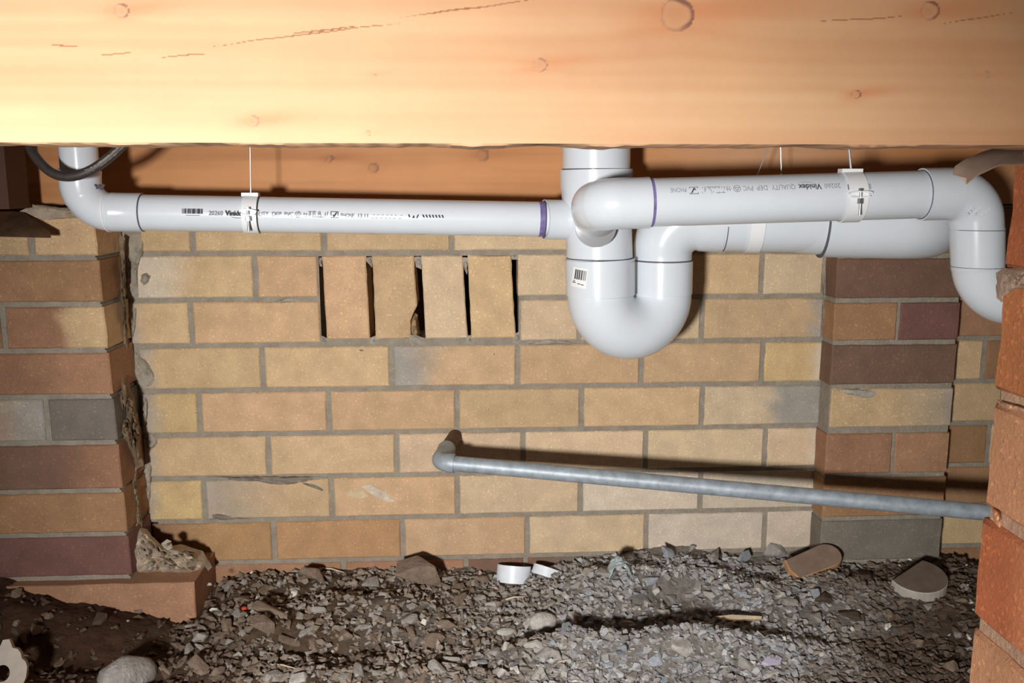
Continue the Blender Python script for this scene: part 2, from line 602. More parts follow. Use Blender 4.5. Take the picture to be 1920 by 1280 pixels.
# crumbling mortar between the pier and the wall, with the crack beside it
lump(lp, [(222, 690), (236, 700), (258, 770), (266, 850), (268, 872), (256, 880), (240, 840), (222, 820), (208, 790), (214, 760), (210, 740)], -.05, -.085, rgb(140, 120, 96), mat=1, seed=7.7, amp=.9)
lump(lp, [(224, 440), (234, 445), (236, 560), (240, 660), (232, 668), (226, 560)], -.03, -.05, rgb(140, 122, 100), mat=1, seed=9.1, amp=.9)
lump(lp, [(246, 870), (258, 875), (258, 920), (268, 985), (250, 1020), (246, 960)], -.05, -.07, rgb(150, 132, 110), mat=1, seed=1.9, amp=.9)
lump(lp, [(256, 985), (275, 992), (305, 1026), (340, 1020), (380, 1032), (398, 1062), (380, 1082), (300, 1078), (240, 1078), (240, 1030)], -.05, -.12, rgb(196, 180, 160), mat=1, seed=5.2, amp=.55)
lump(lp, [(303, 1018), (312, 1010), (322, 1014), (323, 1026), (312, 1032)], -.11, -.135, rgb(205, 195, 180), mat=1, seed=8.2)
pier_l = lp.build('brick_pier', [M_brick, M_mortar])
tag(pier_l, 'broad reddish brick pier at the left with crumbling mortar down its right side', 'pier')

# ---- slim pier on the wall
MY = -.055
mp = MB()
MZ = [at(1670, y, MY).z for y in (318, 400, 480, 563, 642, 724, 808, 891, 971, 1052, 1130)]
mx0, mx1 = at(1558, 700, MY).x, at(1791, 700, MY).x
mrows = [(None, 'DT'), (None, 'RT'), (None, 'D'), (1678, 'BU'), (None, 'D'), (None, 'T'), (1686, 'RM'), (None, 'B'), (None, 'K'), (None, 'K')]
for k, (j, codes) in enumerate(mrows):
    if k == 0:
        continue
    zt, zb = MZ[k] - .0045, MZ[k + 1] + .0045
    if k == 5:
        zb += .004
    xs = [mx0 + (.004 if k == 5 else 0)] + ([at(j, 700, MY).x] if j else []) + [mx1]
    for i in range(len(xs) - 1):
        g = .0035
        brick(mp, (xs[i] + (g if i else 0), zt), (xs[i + 1] - (g if i < len(xs) - 2 else 0), zt), (xs[i + 1] - (g if i < len(xs) - 2 else 0), zb), (xs[i] + (g if i else 0), zb), MY, .053, codes[i],
              end=(('G', .5, 1.2) if k == 5 else None))
mp.box((mx0 + .002, MY + .004, MZ[-1]), (mx1 - .003, -.003, MZ[1]), MORT, 1)
lump(mp, [(1562, 728), (1600, 728), (1660, 732), (1650, 745), (1622, 750), (1590, 738), (1564, 738)], MY + .003, MY - .003, rgb(176, 168, 156), mat=1, seed=4.4, rings=4)
pier_m = mp.build('brick_pier', [M_brick, M_mortar])
tag(pier_m, 'slim dark red-brown brick pier one brick wide standing out from the tan back wall', 'pier')

# ---- near pier at the right edge: its left side looks at us
NX = at(1869, 650, -1.09).x
npr = MB()
NZ0 = -.0246
for k in range(-1, 9):
    zt, zb = NZ0 - k * CH - .005, NZ0 - (k + 1) * CH + .005
    far, near = -1.09 + random.uniform(-.002, .002), -1.32
    cd_ = {-1: 'E', 0: 'N', 1: 'C', 2: 'E', 3: 'C'}.get(k, 'N')
    brick(npr, (-far, zt), (-near, zt), (-near, zb), (-far, zb), NX, .23, cd_, axis='x', end=(('C', .1, .5) if k in (0, 2) else None), rough=.002, bev=.003)
npr.box((NX + .004, -1.316, NZ0 - 9 * CH), (NX + .226, -1.094, NZ0 + CH), rgb(160, 128, 104), 1)


def xlump(mb, outline, xb, xf, col, seed):
    t = MB()
    lump(t, outline, 0, 1, col, seed=seed, rings=5)
    pts = []
    for p in t.v:
        px, py = topx(p)
        g = (p[1]) * 1.0
        pts.append(atx(px, py, xb + (xf - xb) * g))
    mb.add(pts, t.f, t.c, 1)


xlump(npr, [(1868, 512), (1880, 503), (1918, 500), (1960, 520), (1960, 545), (1905, 540), (1890, 550), (1878, 566), (1868, 560)], NX + .003, NX - .006, rgb(178, 152, 132), 2.2)
xlump(npr, [(1866, 748), (1885, 752), (1960, 775), (1960, 792), (1900, 770), (1870, 764)], NX + .004, NX - .001, rgb(182, 140, 108), 4.2)
xlump(npr, [(1858, 945), (1872, 950), (1880, 975), (1872, 992), (1860, 970)], NX + .003, NX - .005, rgb(204, 150, 112), 6.2)
pier_r = npr.build('brick_pier', [M_brick, M_mortar])
tag(pier_r, 'orange brick pier close to the camera at the right edge under the big timber joist', 'pier')


# ------------------------------------------------------------------ timber
def timber(name, x0, x1, yf, th, zb, zt, nx, nz_, base, dark, knots, splits, label, seed=0.0, edge=None):
    mb = MB()
    V, C, Fc = [], [], []
    hi = mixc(base, (1, .93, .8, 1), .35)
    for iz in range(nz_ + 1):
        z = zb + (zt - zb) * iz / nz_
        for ix in range(nx + 1):
            x = x0 + (x1 - x0) * ix / nx
            g = z
            kn = None
            kt = 0
            halo = 0
            for (kx, kz, kr, ko, kd) in knots:
                dx, dz = x - kx, z - kz
                rr = math.hypot(dx, dz * 1.05)
                g += .9 * kr * math.exp(-(dx * dx + 2 * dz * dz) / (kr * 3.2) ** 2) * (1 if dz > 0 else -1) * min(1, abs(dz) / kr)
                sx = kr * (7 if dx * kd > 0 else 3.0)
                halo = max(halo, ko * math.exp(-(dx / sx) ** 2 - ((dz - .12 * dx) / (kr * 1.15)) ** 2))
                if rr < kr:
                    kn = (rr / kr, dx / kr, dz / kr, ko)
            f = nz(x * 1.1 + seed, g * 26) * .5 + nz(x * 2.7 + seed, g * 75, 2) * .3 + .2 * nz(x * 5, g * 190, 5)
            c = mixc(base, dark, .75 * f + .16)
            c = mixc(c, dark, .55 * sm(.35, 1.0, x + .25 * nz(x * 1.3, g * 14, 12)) if edge else 0)  # light falling off to the right put into the wood colour
            c = mixc(c, hi, .5 * sm(.05, .6, nz(x * 1.6 + seed, z * 9, 7)))
            c = mixc(c, rgb(160, 92, 52), .6 * halo)
            if kn:
                r, dx, dz, ko = kn
                c = mixc(c, mixc(base, rgb(120, 84, 60), .40 + .08 * math.sin(r * 7 + dx * 2)), .6 if kr > .004 else .35)
                c = mixc(c, rgb(104, 70, 58), sm(.72 if kr < .008 else .45, .92 if kr < .008 else .8, r + .1 * math.sin(dx * 3) + .12 * nz(dx * 2, dz * 2)) * (1.0 if ko > .7 else .6) * (.35 + .65 * sm(-.6, .5, dx * .8 + dz * .5)))
            for (ax, az, bx_, bz, ww) in splits:
                if ax <= x <= bx_:
                    t = (x - ax) / (bx_ - ax)
                    zz = az + (bz - az) * t + .0012 * nz(x * 40, 1)
                    if abs(z - zz) < ww * (1 - abs(2 * t - 1) ** 3):
                        c = mixc(c, rgb(108, 64, 34), .85 * sm(-.6, -.1, nz(x * 22 + seed, 3)))
            if edge and iz < 2:
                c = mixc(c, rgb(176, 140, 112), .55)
            V.append((x, yf + (.0012 * (1 + nz(x * 30, 5)) if iz == 0 else 0), z + (.0016 * nz(x * 25, 9) + .0008 * nz(x * 110, 4) if iz == 0 else 0)))
            C.append(c)
    n = nx + 1
    for iz in range(nz_):
        for ix in range(nx):
            Fc.append((iz * n + ix, iz * n + ix + 1, (iz + 1) * n + ix + 1, (iz + 1) * n + ix))
    mb.add(V, Fc, C, 0)
    o = len(mb.v)
    rim = list(range(n)) + [iz * n + nx for iz in range(1, nz_ + 1)] + [nz_ * n + k for k in range(nx - 1, -1, -1)] + [iz * n for iz in range(nz_ - 1, 0, -1)]
    bv = [(V[r][0], yf + th, V[r][2]) for r in rim]
    fs = [tuple(reversed([i for i in range(len(rim))]))]
    mb.add(bv, fs, [C[r] for r in rim], 0)
    m = len(rim)
    for i in range(m):
        mb.f.append((rim[(i + 1) % m], rim[i], o + i, o + (i + 1) % m))
        mb.m.append(0)
    ob = mb.build(name, [M_wood])
    return tag(ob, label, 'joist')


BYF = -1.16
zb_ = at(960, 271, BYF).z


def bk(px, py, r, ko, kd=1):
    p = at(px, py, BYF)
    return (p.x, p.z, r * .54 / F, ko, kd)


def bs(a, b, wpx=1.6):
    wpx *= .75
    p, q = at(a[0], a[1], BYF), at(b[0], b[1], BYF)
    return (p.x, p.z, q.x, q.z, wpx * .54 / F)


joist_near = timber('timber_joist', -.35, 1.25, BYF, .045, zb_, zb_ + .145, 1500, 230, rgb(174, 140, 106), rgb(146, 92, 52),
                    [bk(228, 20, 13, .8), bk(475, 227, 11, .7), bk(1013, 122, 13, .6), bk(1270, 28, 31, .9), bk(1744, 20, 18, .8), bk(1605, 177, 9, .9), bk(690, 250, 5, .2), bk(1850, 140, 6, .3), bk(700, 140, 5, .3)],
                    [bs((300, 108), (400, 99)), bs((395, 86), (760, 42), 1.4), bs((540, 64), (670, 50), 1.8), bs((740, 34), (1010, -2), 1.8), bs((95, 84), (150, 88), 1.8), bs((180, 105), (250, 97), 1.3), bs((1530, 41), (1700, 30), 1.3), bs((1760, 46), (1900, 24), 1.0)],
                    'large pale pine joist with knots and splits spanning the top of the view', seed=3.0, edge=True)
JY = -.062
jz = at(100, 384, JY).z
joist_far = timber('timber_joist', -1.0, 1.9, JY, .16, jz, zb_ + .145, 900, 60, rgb(196, 138, 88), rgb(150, 96, 56),
                   [(at(618, 297, JY).x, at(618, 297, JY).z, .007, .9, 1), (at(700, 315, JY).x, at(700, 315, JY).z, .01, .3, 1), (at(905, 290, JY).x, at(905, 290, JY).z, .012, .6, 1)],
                   [], 'dark orange-brown joist lying along the top of the brick wall behind the pipes', seed=11.0)
ce = MB()
for k in range(14):
    ce.box((-1.6, -2.6 + k * .2, zb_ + .1455), (2.2, -2.6 + k * .2 + .196, zb_ + .165), mixc(rgb(170, 122, 80), rgb(140, 96, 60), random.random()))
ce_o = ce.build('ceiling', [M_wood])
tag(ce_o, kind='structure')


# ------------------------------------------------------------------ pipework
def text_geo(body, size, bold=0.0):
    cu = bpy.data.curves.new('txt', 'FONT')
    cu.body = body
    cu.size = size
    cu.offset = bold
    cu.resolution_u = 3
    o = bpy.data.objects.new('txt', cu)
    COL.objects.link(o)
    dg = bpy.context.evaluated_depsgraph_get()
    me = bpy.data.meshes.new_from_object(o.evaluated_get(dg))
    v = [(p.co.x, p.co.y) for p in me.vertices]
    f = [tuple(p.vertices) for p in me.polygons]
    bpy.data.objects.remove(o, do_unlink=True)
    wd = max([a for a, b in v]) if v else 0
    return v, f, wd


class Print:
    """flat marks rolled onto the outside of a pipe that runs from A to B with radius r; s along the pipe, t around it"""

    def __init__(self, A, B, r, face, flip=False):
        self.A, self.r = Vector(A), r
        self.d = (Vector(B) - Vector(A)).normalized()
        f = Vector(face)
        self.n = (f - self.d * f.dot(self.d)).normalized()
        self.u = self.n.cross(self.d) * (-1)
        if self.u.z < 0:
            self.u = -self.u
        self.flip = -1 if flip else 1
        self.mb = MB()
        self.mbf = MB()
        self.mbb = MB()

    def pt(self, s, t):
        a = t / self.r
        return self.A + self.d * s + (self.n * math.cos(a) + self.u * math.sin(a)) * (self.r + .0003)

    def put(self, v, f, s0, t0, faded=False):
        P = [self.pt(s0 + self.flip * x, t0 + self.flip * y) for x, y in v]
        (self.mbf if faded else self.mb).add(P, f)

    def text(self, body, size, s0, t0, bold=0, faded=False, width=None):
        v, f, wd = text_geo(body, size, bold)
        if width:
            v = [(x * width / wd, y) for x, y in v]
        self.put(v, f, s0, t0, faded)
        return s0 + self.flip * wd

    def rect(self, x0, y0, x1, y1, s0, t0, faded=False, skew=0):
        self.put([(x0, y0), (x1, y0), (x1 + skew, y1), (x0 + skew, y1)], [(0, 1, 2, 3)], s0, t0, faded)

    def ring(self, s0, t0, r, w=.0006):
        n = 20
        v = [(q * math.cos(2 * PI * k / n), q * math.sin(2 * PI * k / n)) for q in (r, r - w) for k in range(n)]
        self.put(v, [(k, (k + 1) % n, n + (k + 1) % n, n + k) for k in range(n)], s0, t0)

    def barcode(self, s0, t0, wd, h, seed):
        keep, self.mb = self.mb, self.mbb
        rr = random.Random(seed)
        x = 0
        while x < wd:
            q = rr.choice((.0007, .0012, .0018))
            self.rect(x, 0, min(wd, x + q), h, s0, t0)
            x += q + rr.choice((.0006, .0009, .0015))
        self.mb = keep

    def build(self, parent, name='printed_text'):
        o = self.mb.build(name, [M_print], parent, smooth=False)
        if self.mbb.v:
            self.mbb.build('barcode', [M_print], parent, smooth=False)
        if self.mbf.v:
            self.mbf.build('faded_print', [M_printf], parent, smooth=False)
        return o


def pipe_marks(pr, s0, t0, k, full=True):
    """the maker's line on the pipe; k scales it, t0 is its height on the pipe"""
    e = pr.flip

    def adv(x):
        return s0 + e * x * k
    pr.barcode(adv(0), t0 - e * .001 * k, .033 * k, .0085 * k, 4)
    pr.rect(.006 * k, -.004 * k, .028 * k, -.0034 * k, adv(0), t0, True)
    pr.text('20260', .0105 * k, adv(.043), t0 - e * .003 * k, 0, True, .0235 * k)
    pr.text('Vinidex', .0120 * k, adv(.071), t0 - e * .003 * k, .0003 * k, False, .033 * k)
    v, f = [], []
    n = 14                                # the swoosh under the maker's name
    for i in range(n + 1):
        x = .008 + .028 * i / n
        y = -.0048 - .0018 * math.sin(PI * i / n)
        wv = .0007 * math.sin(PI * i / n) + .0001
        v += [(x * k, y * k), (x * k, (y - wv) * k)]
    pr.put(v, [(2 * i, 2 * i + 2, 2 * i + 3, 2 * i + 1) for i in range(n)], adv(.070), t0, True)
    pr.text('QUALITY', .0108 * k, adv(.108), t0 - e * .003 * k, 0, True, .034 * k)
    pr.text('DEP', .0108 * k, adv(.1475), t0 - e * .003 * k, 0, True, .016 * k)
    pr.text('PVC', .0108 * k, adv(.168), t0 - e * .003 * k, 0, True, .015 * k)
    pr.ring(adv(.1915), t0 + e * .0006 * k, .0052 * k)
    tri = [(-.003, -.001), (.003, -.001), (0, .0042)]
    for i in range(3):
        a, b = Vector(tri[i]), Vector(tri[(i + 1) % 3])
        q = (b - a).normalized().orthogonal() * .0003
        pr.put([tuple((a + q) * k), tuple((b + q) * k), tuple((b - q) * k), tuple((a - q) * k)], [(0, 1, 2, 3)], adv(.1915), t0)
    rr = random.Random(3)                 # overprinted, unreadable stretch
    for i in range(17):
        x = .201 + i * .0024
        pr.rect(0, (-.003 - rr.random() * .0015) * k, .0008 * k, (rr.random() * .008) * k, adv(x), t0, True, skew=rr.choice((-.002, 0, .0015)) * k)
    for a, b, y in ((.208, .222, .0055), (.216, .234, -.0035), (.200, .208, .001)):
        pr.rect(0, y * k, (b - a) * k, (y + .0008) * k, adv(a), t0, True)
    for x0, y0, x1, y1 in ((0, -.004, .0125, -.0032), (0, .0062, .0125, .007), (0, -.004, .0008, .007), (.0117, -.004, .0125, .007)):
        pr.rect(x0 * k, y0 * k, x1 * k, y1 * k, adv(.2465), t0)
    pr.put([(.0030 * k, .0012 * k), (.0048 * k, -.0026 * k), (.0064 * k, -.0026 * k), (.0108 * k, .0056 * k), (.0088 * k, .0056 * k), (.0056 * k, .0002 * k), (.0046 * k, .0012 * k)], [(0, 1, 2, 3, 4, 5, 6)], adv(.2465), t0)
    pr.text('PHONE', .0098 * k, adv(.263), t0 - e * .003 * k, 0, True, .023 * k)
    if full:
        pr.text('13 11', .0098 * k, adv(.291), t0 - e * .003 * k, 0, True, .018 * k)
        for x in (.315, .322, .33, .338, .345, .352, .362):
            pr.rect(0, -.0035 * k, .0035 * k, -.0029 * k, adv(x), t0, True)
            pr.rect(0, .002 * k, .0028 * k, .0026 * k, adv(x + .003), t0, True)
        pr.put([(0, .004 * k), (.0016 * k, .004 * k), (.0034 * k, -.001 * k), (.0020 * k, -.001 * k)], [(0, 1, 2, 3)], adv(.378), t0)
        pr.put([(.007 * k, -.002 * k), (.0095 * k, .003 * k), (.011 * k, -.002 * k)], [(0, 1, 2)], adv(.378), t0)
        pr.put([(.0140 * k, -.002 * k), (.0158 * k, -.002 * k), (.0182 * k, .004 * k), (.0166 * k, .004 * k)], [(0, 1, 2, 3)], adv(.378), t0)
        for i in range(7):
            pr.put([(0, .004 * k), (.002 * k, .004 * k), (.0042 * k, -.001 * k), (.0026 * k, -.001 * k)], [(0, 1, 2, 3)], adv(.402 + i * .0055), t0)


def pipe(parent, name, pts, r, mat=None, seg=56):
    mb = MB()
    mb.tube(pts, r, seg)
    return mb.build(name, [mat or M_pvc], parent)


def ringat(parent, name, p, d, r, wd, mat):
    d = Vector(d).normalized() * wd / 2
    return pipe(parent, name, [Vector(p) - d, Vector(p) + d], r, mat)


def stepped(parent, name, path, prof, mat=None, seg=56):
    """tube along path; prof = list of (fraction, radius); equal fractions make a shoulder"""
    L = [0]
    for a, b in zip(path, path[1:]):
        L.append(L[-1] + (b - a).length)
    T = L[-1]
    ss = sorted(set([l / T for l in L] + [p for p, r in prof]))

    def pos(t):
        x = t * T
        for i in range(len(L) - 1):
            if x <= L[i + 1] + 1e-9:
                return path[i].lerp(path[i + 1], (x - L[i]) / max(1e-9, L[i + 1] - L[i]))
        return path[-1]
    pts, rs = [], []
    for s in ss:
        hit = [r for p, r in prof if abs(p - s) < 1e-9]
        if hit:
            for r in hit:
                pts.append(pos(s))
                rs.append(r)
        else:
            for (p0, r0), (p1, r1) in zip(prof, prof[1:]):
                if p0 < s < p1:
                    pts.append(pos(s))
                    rs.append(r0 + (r1 - r0) * (s - p0) / (p1 - p0))
                    break
    return pipe(parent, name, pts, rs, mat, seg)


# --- the 100 mm drop with its trap
RY = -.205
TY = -.175
drop = empty('drain_trap', at(1183, 665, RY))
tag(drop, 'fat grey-white plastic drain drop with a U-shaped trap hanging at the centre', 'drain trap')
a, b = at(1117, 160, RY), at(1118, 330, RY)
a.z = zb_ + .15
pipe(drop, 'riser_pipe', [a, b], .0553)
c0, c1, c2, c3, c4 = at(1118, 318, RY), at(1118, 345, RY), at(1119, 400, RY), at(1123, 452, RY), at(1124, 484, RY)
pts = [c0, c0, c1, c2, c3, c4]
mb = MB()
mb.tube([c0, at(1118, 345, RY), at(1119, 372, RY), at(1121, 425, RY), at(1123, 452, RY), c4], [.0597, .0592, .0570, .0555, .0545, .0548], 64)
jn = mb.build('junction', [M_pvc], drop)
ringat(drop, 'joint_line', at(1118, 317.5, RY), (0, 0, 1), .0558, .0018, M_seam)
ringat(drop, 'joint_line', at(1124, 483.5, RY), (0, 0, 1), .0552, .002, M_seam)
# U bend with a socket on each leg
pL0, pL1 = at(1124.5, 485, RY), at(1125.5, 552, RY)
pR0, pR1 = at(1243, 489, TY), at(1242, 550, TY)
mb = MB()
mb.tube([pL0, pL1, pL1 + Vector((0, 0, -.001))], [.0578, .0572, .0545], 64)
mb.build('trap_socket', [M_pvc], drop)
mb = MB()
mb.tube([pR0, pR1, pR1 + Vector((0, 0, -.001))], [.0502, .0502, .0475], 64)
mb.build('trap_socket', [M_pvc], drop)
ub = MB()
cen = (pL1 + pR1) / 2
hx = (pR1 - pL1) / 2
path = []
rad = []
for k in range(41):
    t = k / 40
    an = PI * t
    p = cen - hx * math.cos(an) + Vector((0, 0, -1)) * (hx.length * 1.0) * math.sin(an)
    path.append(p)
    rad.append(.0552 * (1 - t) + .0490 * t + .0012 * math.sin(an))
ub.tube([pL1 + Vector((0, 0, .02))] + path + [pR1 + Vector((0, 0, .02))], [rad[0]] + rad + [rad[-1]], 72)
ub.build('u_bend', [M_pvc], drop)
# the sticker on the left leg
pr = Print(at(1124.5, 520, RY) + Vector((0, 0, -.05)), at(1124.5, 520, RY), .0577, (CP - at(1124.5, 520, RY)))
sk = MB()


def wrap(px, py, dr=.0006):
    """point on the trap's left leg seen at a pixel"""
    p = at(px, py, RY)
    ax = at(1124.5, py, RY)
    rr = .0576 + dr
    off = (p - ax).length * (1 if p.x > ax.x else -1) * .965
    off = max(-rr * .995, min(rr * .995, off))
    return Vector((ax.x + off, RY - math.sqrt(rr * rr - off * off), p.z + .0))


def wrapquad(mb, x0, y0, x1, y1, rot, cx, cy, dr, n=6):
    V = []
    for j in range(2):
        for i in range(n + 1):
            x = x0 + (x1 - x0) * i / n
            y = (y0, y1)[j]
            V.append(wrap(cx + x * math.cos(rot) - y * math.sin(rot), cy + x * math.sin(rot) + y * math.cos(rot), dr))
    mb.add(V, [(i, i + 1, n + 2 + i, n + 1 + i) for i in range(n)])


wrapquad(sk, -12.5, -18, 12.5, 18, .12, 1079, 516, .0006)
lab = sk.build('sticker', [M_label], drop, smooth=False)
bcm = MB()
x = -9
rr = random.Random(5)
while x < 9.5:
    q = rr.choice((1.0, 1.5, 2.4))
    wrapquad(bcm, x, -14.5, min(x + q, 10.5), 3.5, .12, 1079, 516, .0011, 1)
    x += q + rr.choice((.7, .9, 1.3))
for x0, x1, y in ((-11, -6, 9), (-3, 2, 10.5), (-10, -7.5, 6.2), (3, 8, 11)):
    wrapquad(bcm, x0, y, x1, y + 1.6, .12, 1079, 516, .0011, 2)
bcm.build('barcode', [M_print], lab, smooth=False)

# --- long left branch
LY = -.24
lb = empty('drain_pipe', at(230, 432, LY))
tag(lb, 'long thin grey-white plastic pipe running left from the trap to an elbow', 'pipe')
A, B = at(266, 398.5, LY), at(1020, 411, RY - .015)
sp = pipe(lb, 'pipe', [at(200, 397.5, LY), at(1070, 411.8, RY - .01)], .0281)
el = fillet([at(150, 318, LY), at(151, 396.5, LY), at(268, 398.5, LY)], .046, 18)
T0 = sum((q - p).length for p, q in zip(el, el[1:]))
stepped(lb, 'elbow', el, [(0, .0308), (.30, .0308), (.31, .0300), (.66, .0296), (.665, .0305), (.70, .0305), (.705, .0302), (1, .0302)])
v = at(150, 318, LY)
pipe(lb, 'upright_pipe', [Vector((v.x - .0005, v.y, zb_ + .15)), v + Vector((0, 0, -.01))], .0281)
ringat(lb, 'joint_line', at(267.5, 398.5, LY), B - A, .0289, .0016, M_seam)
ringat(lb, 'moulding_ridge', at(203, 397.6, LY), (1, 0, .02), .0312, .0022, M_white)
ringat(lb, 'joint_line', at(150, 319, LY), (0, 0, 1), .0290, .0014, M_seam)
ringat(lb, 'primer_ring', at(1014.5, 411, RY - .015), B - A, .0284, .008, M_primer)
pipe(lb, 'branch_socket', [at(1020, 411.5, RY - .014), at(1085, 412.5, RY)], .0322)
ringat(lb, 'joint_line', at(1019.5, 411.5, RY - .014), B - A, .0308, .001, M_seam)
mb = MB()                                 # blob of gauze and solvent in the elbow's crook
for k in range(5):
    p = at(176 + k * 4, 350 + 3 * (k % 2), LY - .012)
    mb.tube([p, p + Vector((.004, -.003, .003))], [.003, .0015], 8)
mb.build('glue_highlight_blobs', [M_seam], lb)
pr = Print(at(350, 399.9, LY), B, .0281, CP - (A + B) / 2)
pipe_marks(pr, 0, .0004, .93 * .98)
pr.build(sp)

# --- rear outlet running right from the trap
ro = empty('drain_pipe', at(1500, 470, RY))
tag(ro, 'fat grey-white drain pipe leaving the trap rightward, behind the thinner front pipe', 'pipe')
o1, o2 = at(1243, 407, TY), at(1358, 408.5, RY + .01)
elb = fillet([at(1242.5, 492, TY), at(1243, 407, TY), at(1356, 408.5, RY + .01)], .058, 20)
stepped(ro, 'outlet_bend', elb, [(0, .0488), (.08, .0485), (.2, .0505), (.5, .0545), (.8, .0568), (1, .0566)])
ringat(ro, 'joint_line', at(1243, 487.5, TY), (0, 0, 1), .0492, .0026, M_seam)
q0, q1, q2 = at(1350, 408.5, RY + .01), at(1540, 410.5, RY - .01), at(1990, 418, -.30)
sp2 = pipe(ro, 'pipe', [q0, q1], .0553)
dd = q1 - q0
ringat(ro, 'joint_line', at(1356.5, 408.5, RY + .01), dd, .0560, .0016, M_seam)
stepped(ro, 'reducer', [at(1485, 410, RY), at(1552, 411, RY - .008)], [(0, .0556), (.15, .0562), (.6, .0585), (1, .0590)])
_qc = at(1772, 416.5, -.245)
q2 = _qc
pipe(ro, 'wide_pipe', fillet([at(1540, 413, RY - .01), _qc, Vector((_qc.x + .004, .06, _qc.z - .004))], .068, 16), .0612)
ringat(ro, 'joint_line', at(1541, 413, RY - .01), q2 - q1, .0620, .0020, M_seam)

# --- front branch running right
FY = -.40
fb = empty('drain_pipe', at(1470, 420, FY))
tag(fb, 'grey-white pipe with upside-down lettering running right in front of the trap', 'pipe')
RB = .0344
p0 = at(1119, 408, RY)
p1 = at(1117, 383, FY)
p2 = at(1216, 380, FY)
p3 = at(1735, 364.5, FY)
stepped(fb, 'elbow', fillet([p0, p1, p2], .030, 16), [(0, .0375), (.42, .0375), (.5, .0368), (.72, .0360), (.73, .0366), (1, .0366)])
ringat(fb, 'joint_line', at(1117, 425, -.275), (0, 1, -.1), .0322, .006, M_zinc)
fp = pipe(fb, 'pipe', [at(1190, 380.6, FY), at(1750, 364, FY)], RB)
ringat(fb, 'primer_ring', at(1219, 379.8, FY), p3 - p2, RB + .0005, .0042, M_primer)
e2 = fillet([at(1727, 364.6, FY), at(1828, 362, FY), at(1832, 440, FY)], .044, 16)
stepped(fb, 'elbow', e2, [(0, .0378), (.38, .0376), (.385, .0368), (1, .0368)])
ringat(fb, 'joint_line', at(1727.5, 364.7, FY), p3 - p2, RB + .0012, .0024, M_seam)
e3 = fillet([at(1832, 430, FY), at(1834, 560, FY), at(2050, 572, FY)], .062, 18)
L3 = sum((q - p).length for p, q in zip(e3, e3[1:]))
f3 = (at(1832, 430, FY) - at(1832, 500, FY)).length / L3
stepped(fb, 'lower_bend', e3, [(0, .0372), (f3, .0366), (f3 + .004, .0358), (1, .0358)])
ringat(fb, 'joint_line', at(1832, 430.5, FY), (0, 0, 1), .0375, .0010, M_seam)
ringat(fb, 'joint_line', at(1832.5, 500, FY), (0, 0, 1), .0368, .0008, M_seam)
mb = MB()  # small blobs shaped to stand in for the elbow's highlight
for k in range(9):
    p = at(1812 + k * 5, 404 - (k % 3) * 5, FY - .036)
    mb.tube([p, p + Vector((.002, 0, .002)), p + Vector((.004, .001, .001))], [.0006, .0022, .0006], 8)
mb.build('glue_highlight_blobs', [M_pvc], fb)
pr = Print(at(1216, 380, FY), p3, RB, CP - (p2 + p3) / 2, flip=True)
sc = (at(1614, 367, FY) - at(1216, 380, FY)).length
pipe_marks(pr, sc, .0172, 1.0, full=False)
pr.build(fp)


# --- clips with their hanger wires
def clip(name, px, py, Y, r, wd, d, label, wire_px, rod=.0012, bolt=True):
    c = at(px, py, Y)
    root = empty(name, c)
    tag(root, label, 'pipe clip')
    d = Vector(d).normalized()
    band = MB()
    h = d * wd / 2
    band.tube([c - h, c - h, c + h, c + h], [r + .0004, r + .0024, r + .0024, r + .0004], 56, cap=False)
    top = c + Vector((0, -.004, r + .001))
    band.box(top + Vector((-wd / 2 - .002, -.006, -.001)), top + Vector((wd / 2 + .001, .010, .0045)))
    band.build('band', [M_white], root)
    wr = MB()
    tp = at(wire_px[0], wire_px[1], Y)
    wr.tube([top + Vector((0, 0, 0)), tp, tp + (tp - top).normalized() * .03], rod, 10)
    wr.build('hanger_wire', [M_wire], root)
    if bolt:
        f = (CP - c)
        f = (f - d * f.dot(d)).normalized()
        up = Vector((0, 0, 1)) - f * f.z
        up.normalize()
        s = r + .003

        def P(x, y, z):
            return c + d * x + f * (s + y) + up * z
        wi = MB()
        n = 16
        V = []
        for i in range(n + 1):            # bowed ear of the clip
            x = (i / n - .5) * wd * 1.15
            zz = .006 - .0022 * (2 * i / n - 1) ** 2
            V += [P(x, -.003, zz), P(x, .006, zz), P(x, .006, zz + .0022), P(x, -.003, zz + .0022)]
        Fq = []
        for i in range(n):
            for k in range(4):
                k2 = (k + 1) % 4
                Fq.append((4 * i + k, 4 * i + k2, 4 * i + 4 + k2, 4 * i + 4 + k))
        wi.add(V, Fq + [(3, 2, 1, 0), (4 * n, 4 * n + 1, 4 * n + 2, 4 * n + 3)])
        V = []
        for i in range(n + 1):
            x = (i / n - .5) * wd * .95
            zz = -.002 + .0012 * (2 * i / n - 1) ** 2
            V += [P(x, -.003, zz), P(x, .006, zz), P(x, .006, zz + .0018), P(x, -.003, zz + .0018)]
        wi.add(V, Fq + [(3, 2, 1, 0), (4 * n, 4 * n + 1, 4 * n + 2, 4 * n + 3)])
        wi.build('clip_ear', [M_white], root)
        nt = MB()
        nt.tube([P(0, .003, -.010), P(0, .003, -.003)], .0045, 6)
        nt.build('nut', [M_zinc], root, smooth=False)
        bo = MB()
        bo.tube([P(0, .003, -.026), P(0, .003, .010)], .0019, 14)
        bo.tube([P(0, .003, .0075), P(0, .003, .011)], .0036, 6)
        bo.build('bolt', [M_zinc], root)
    return root


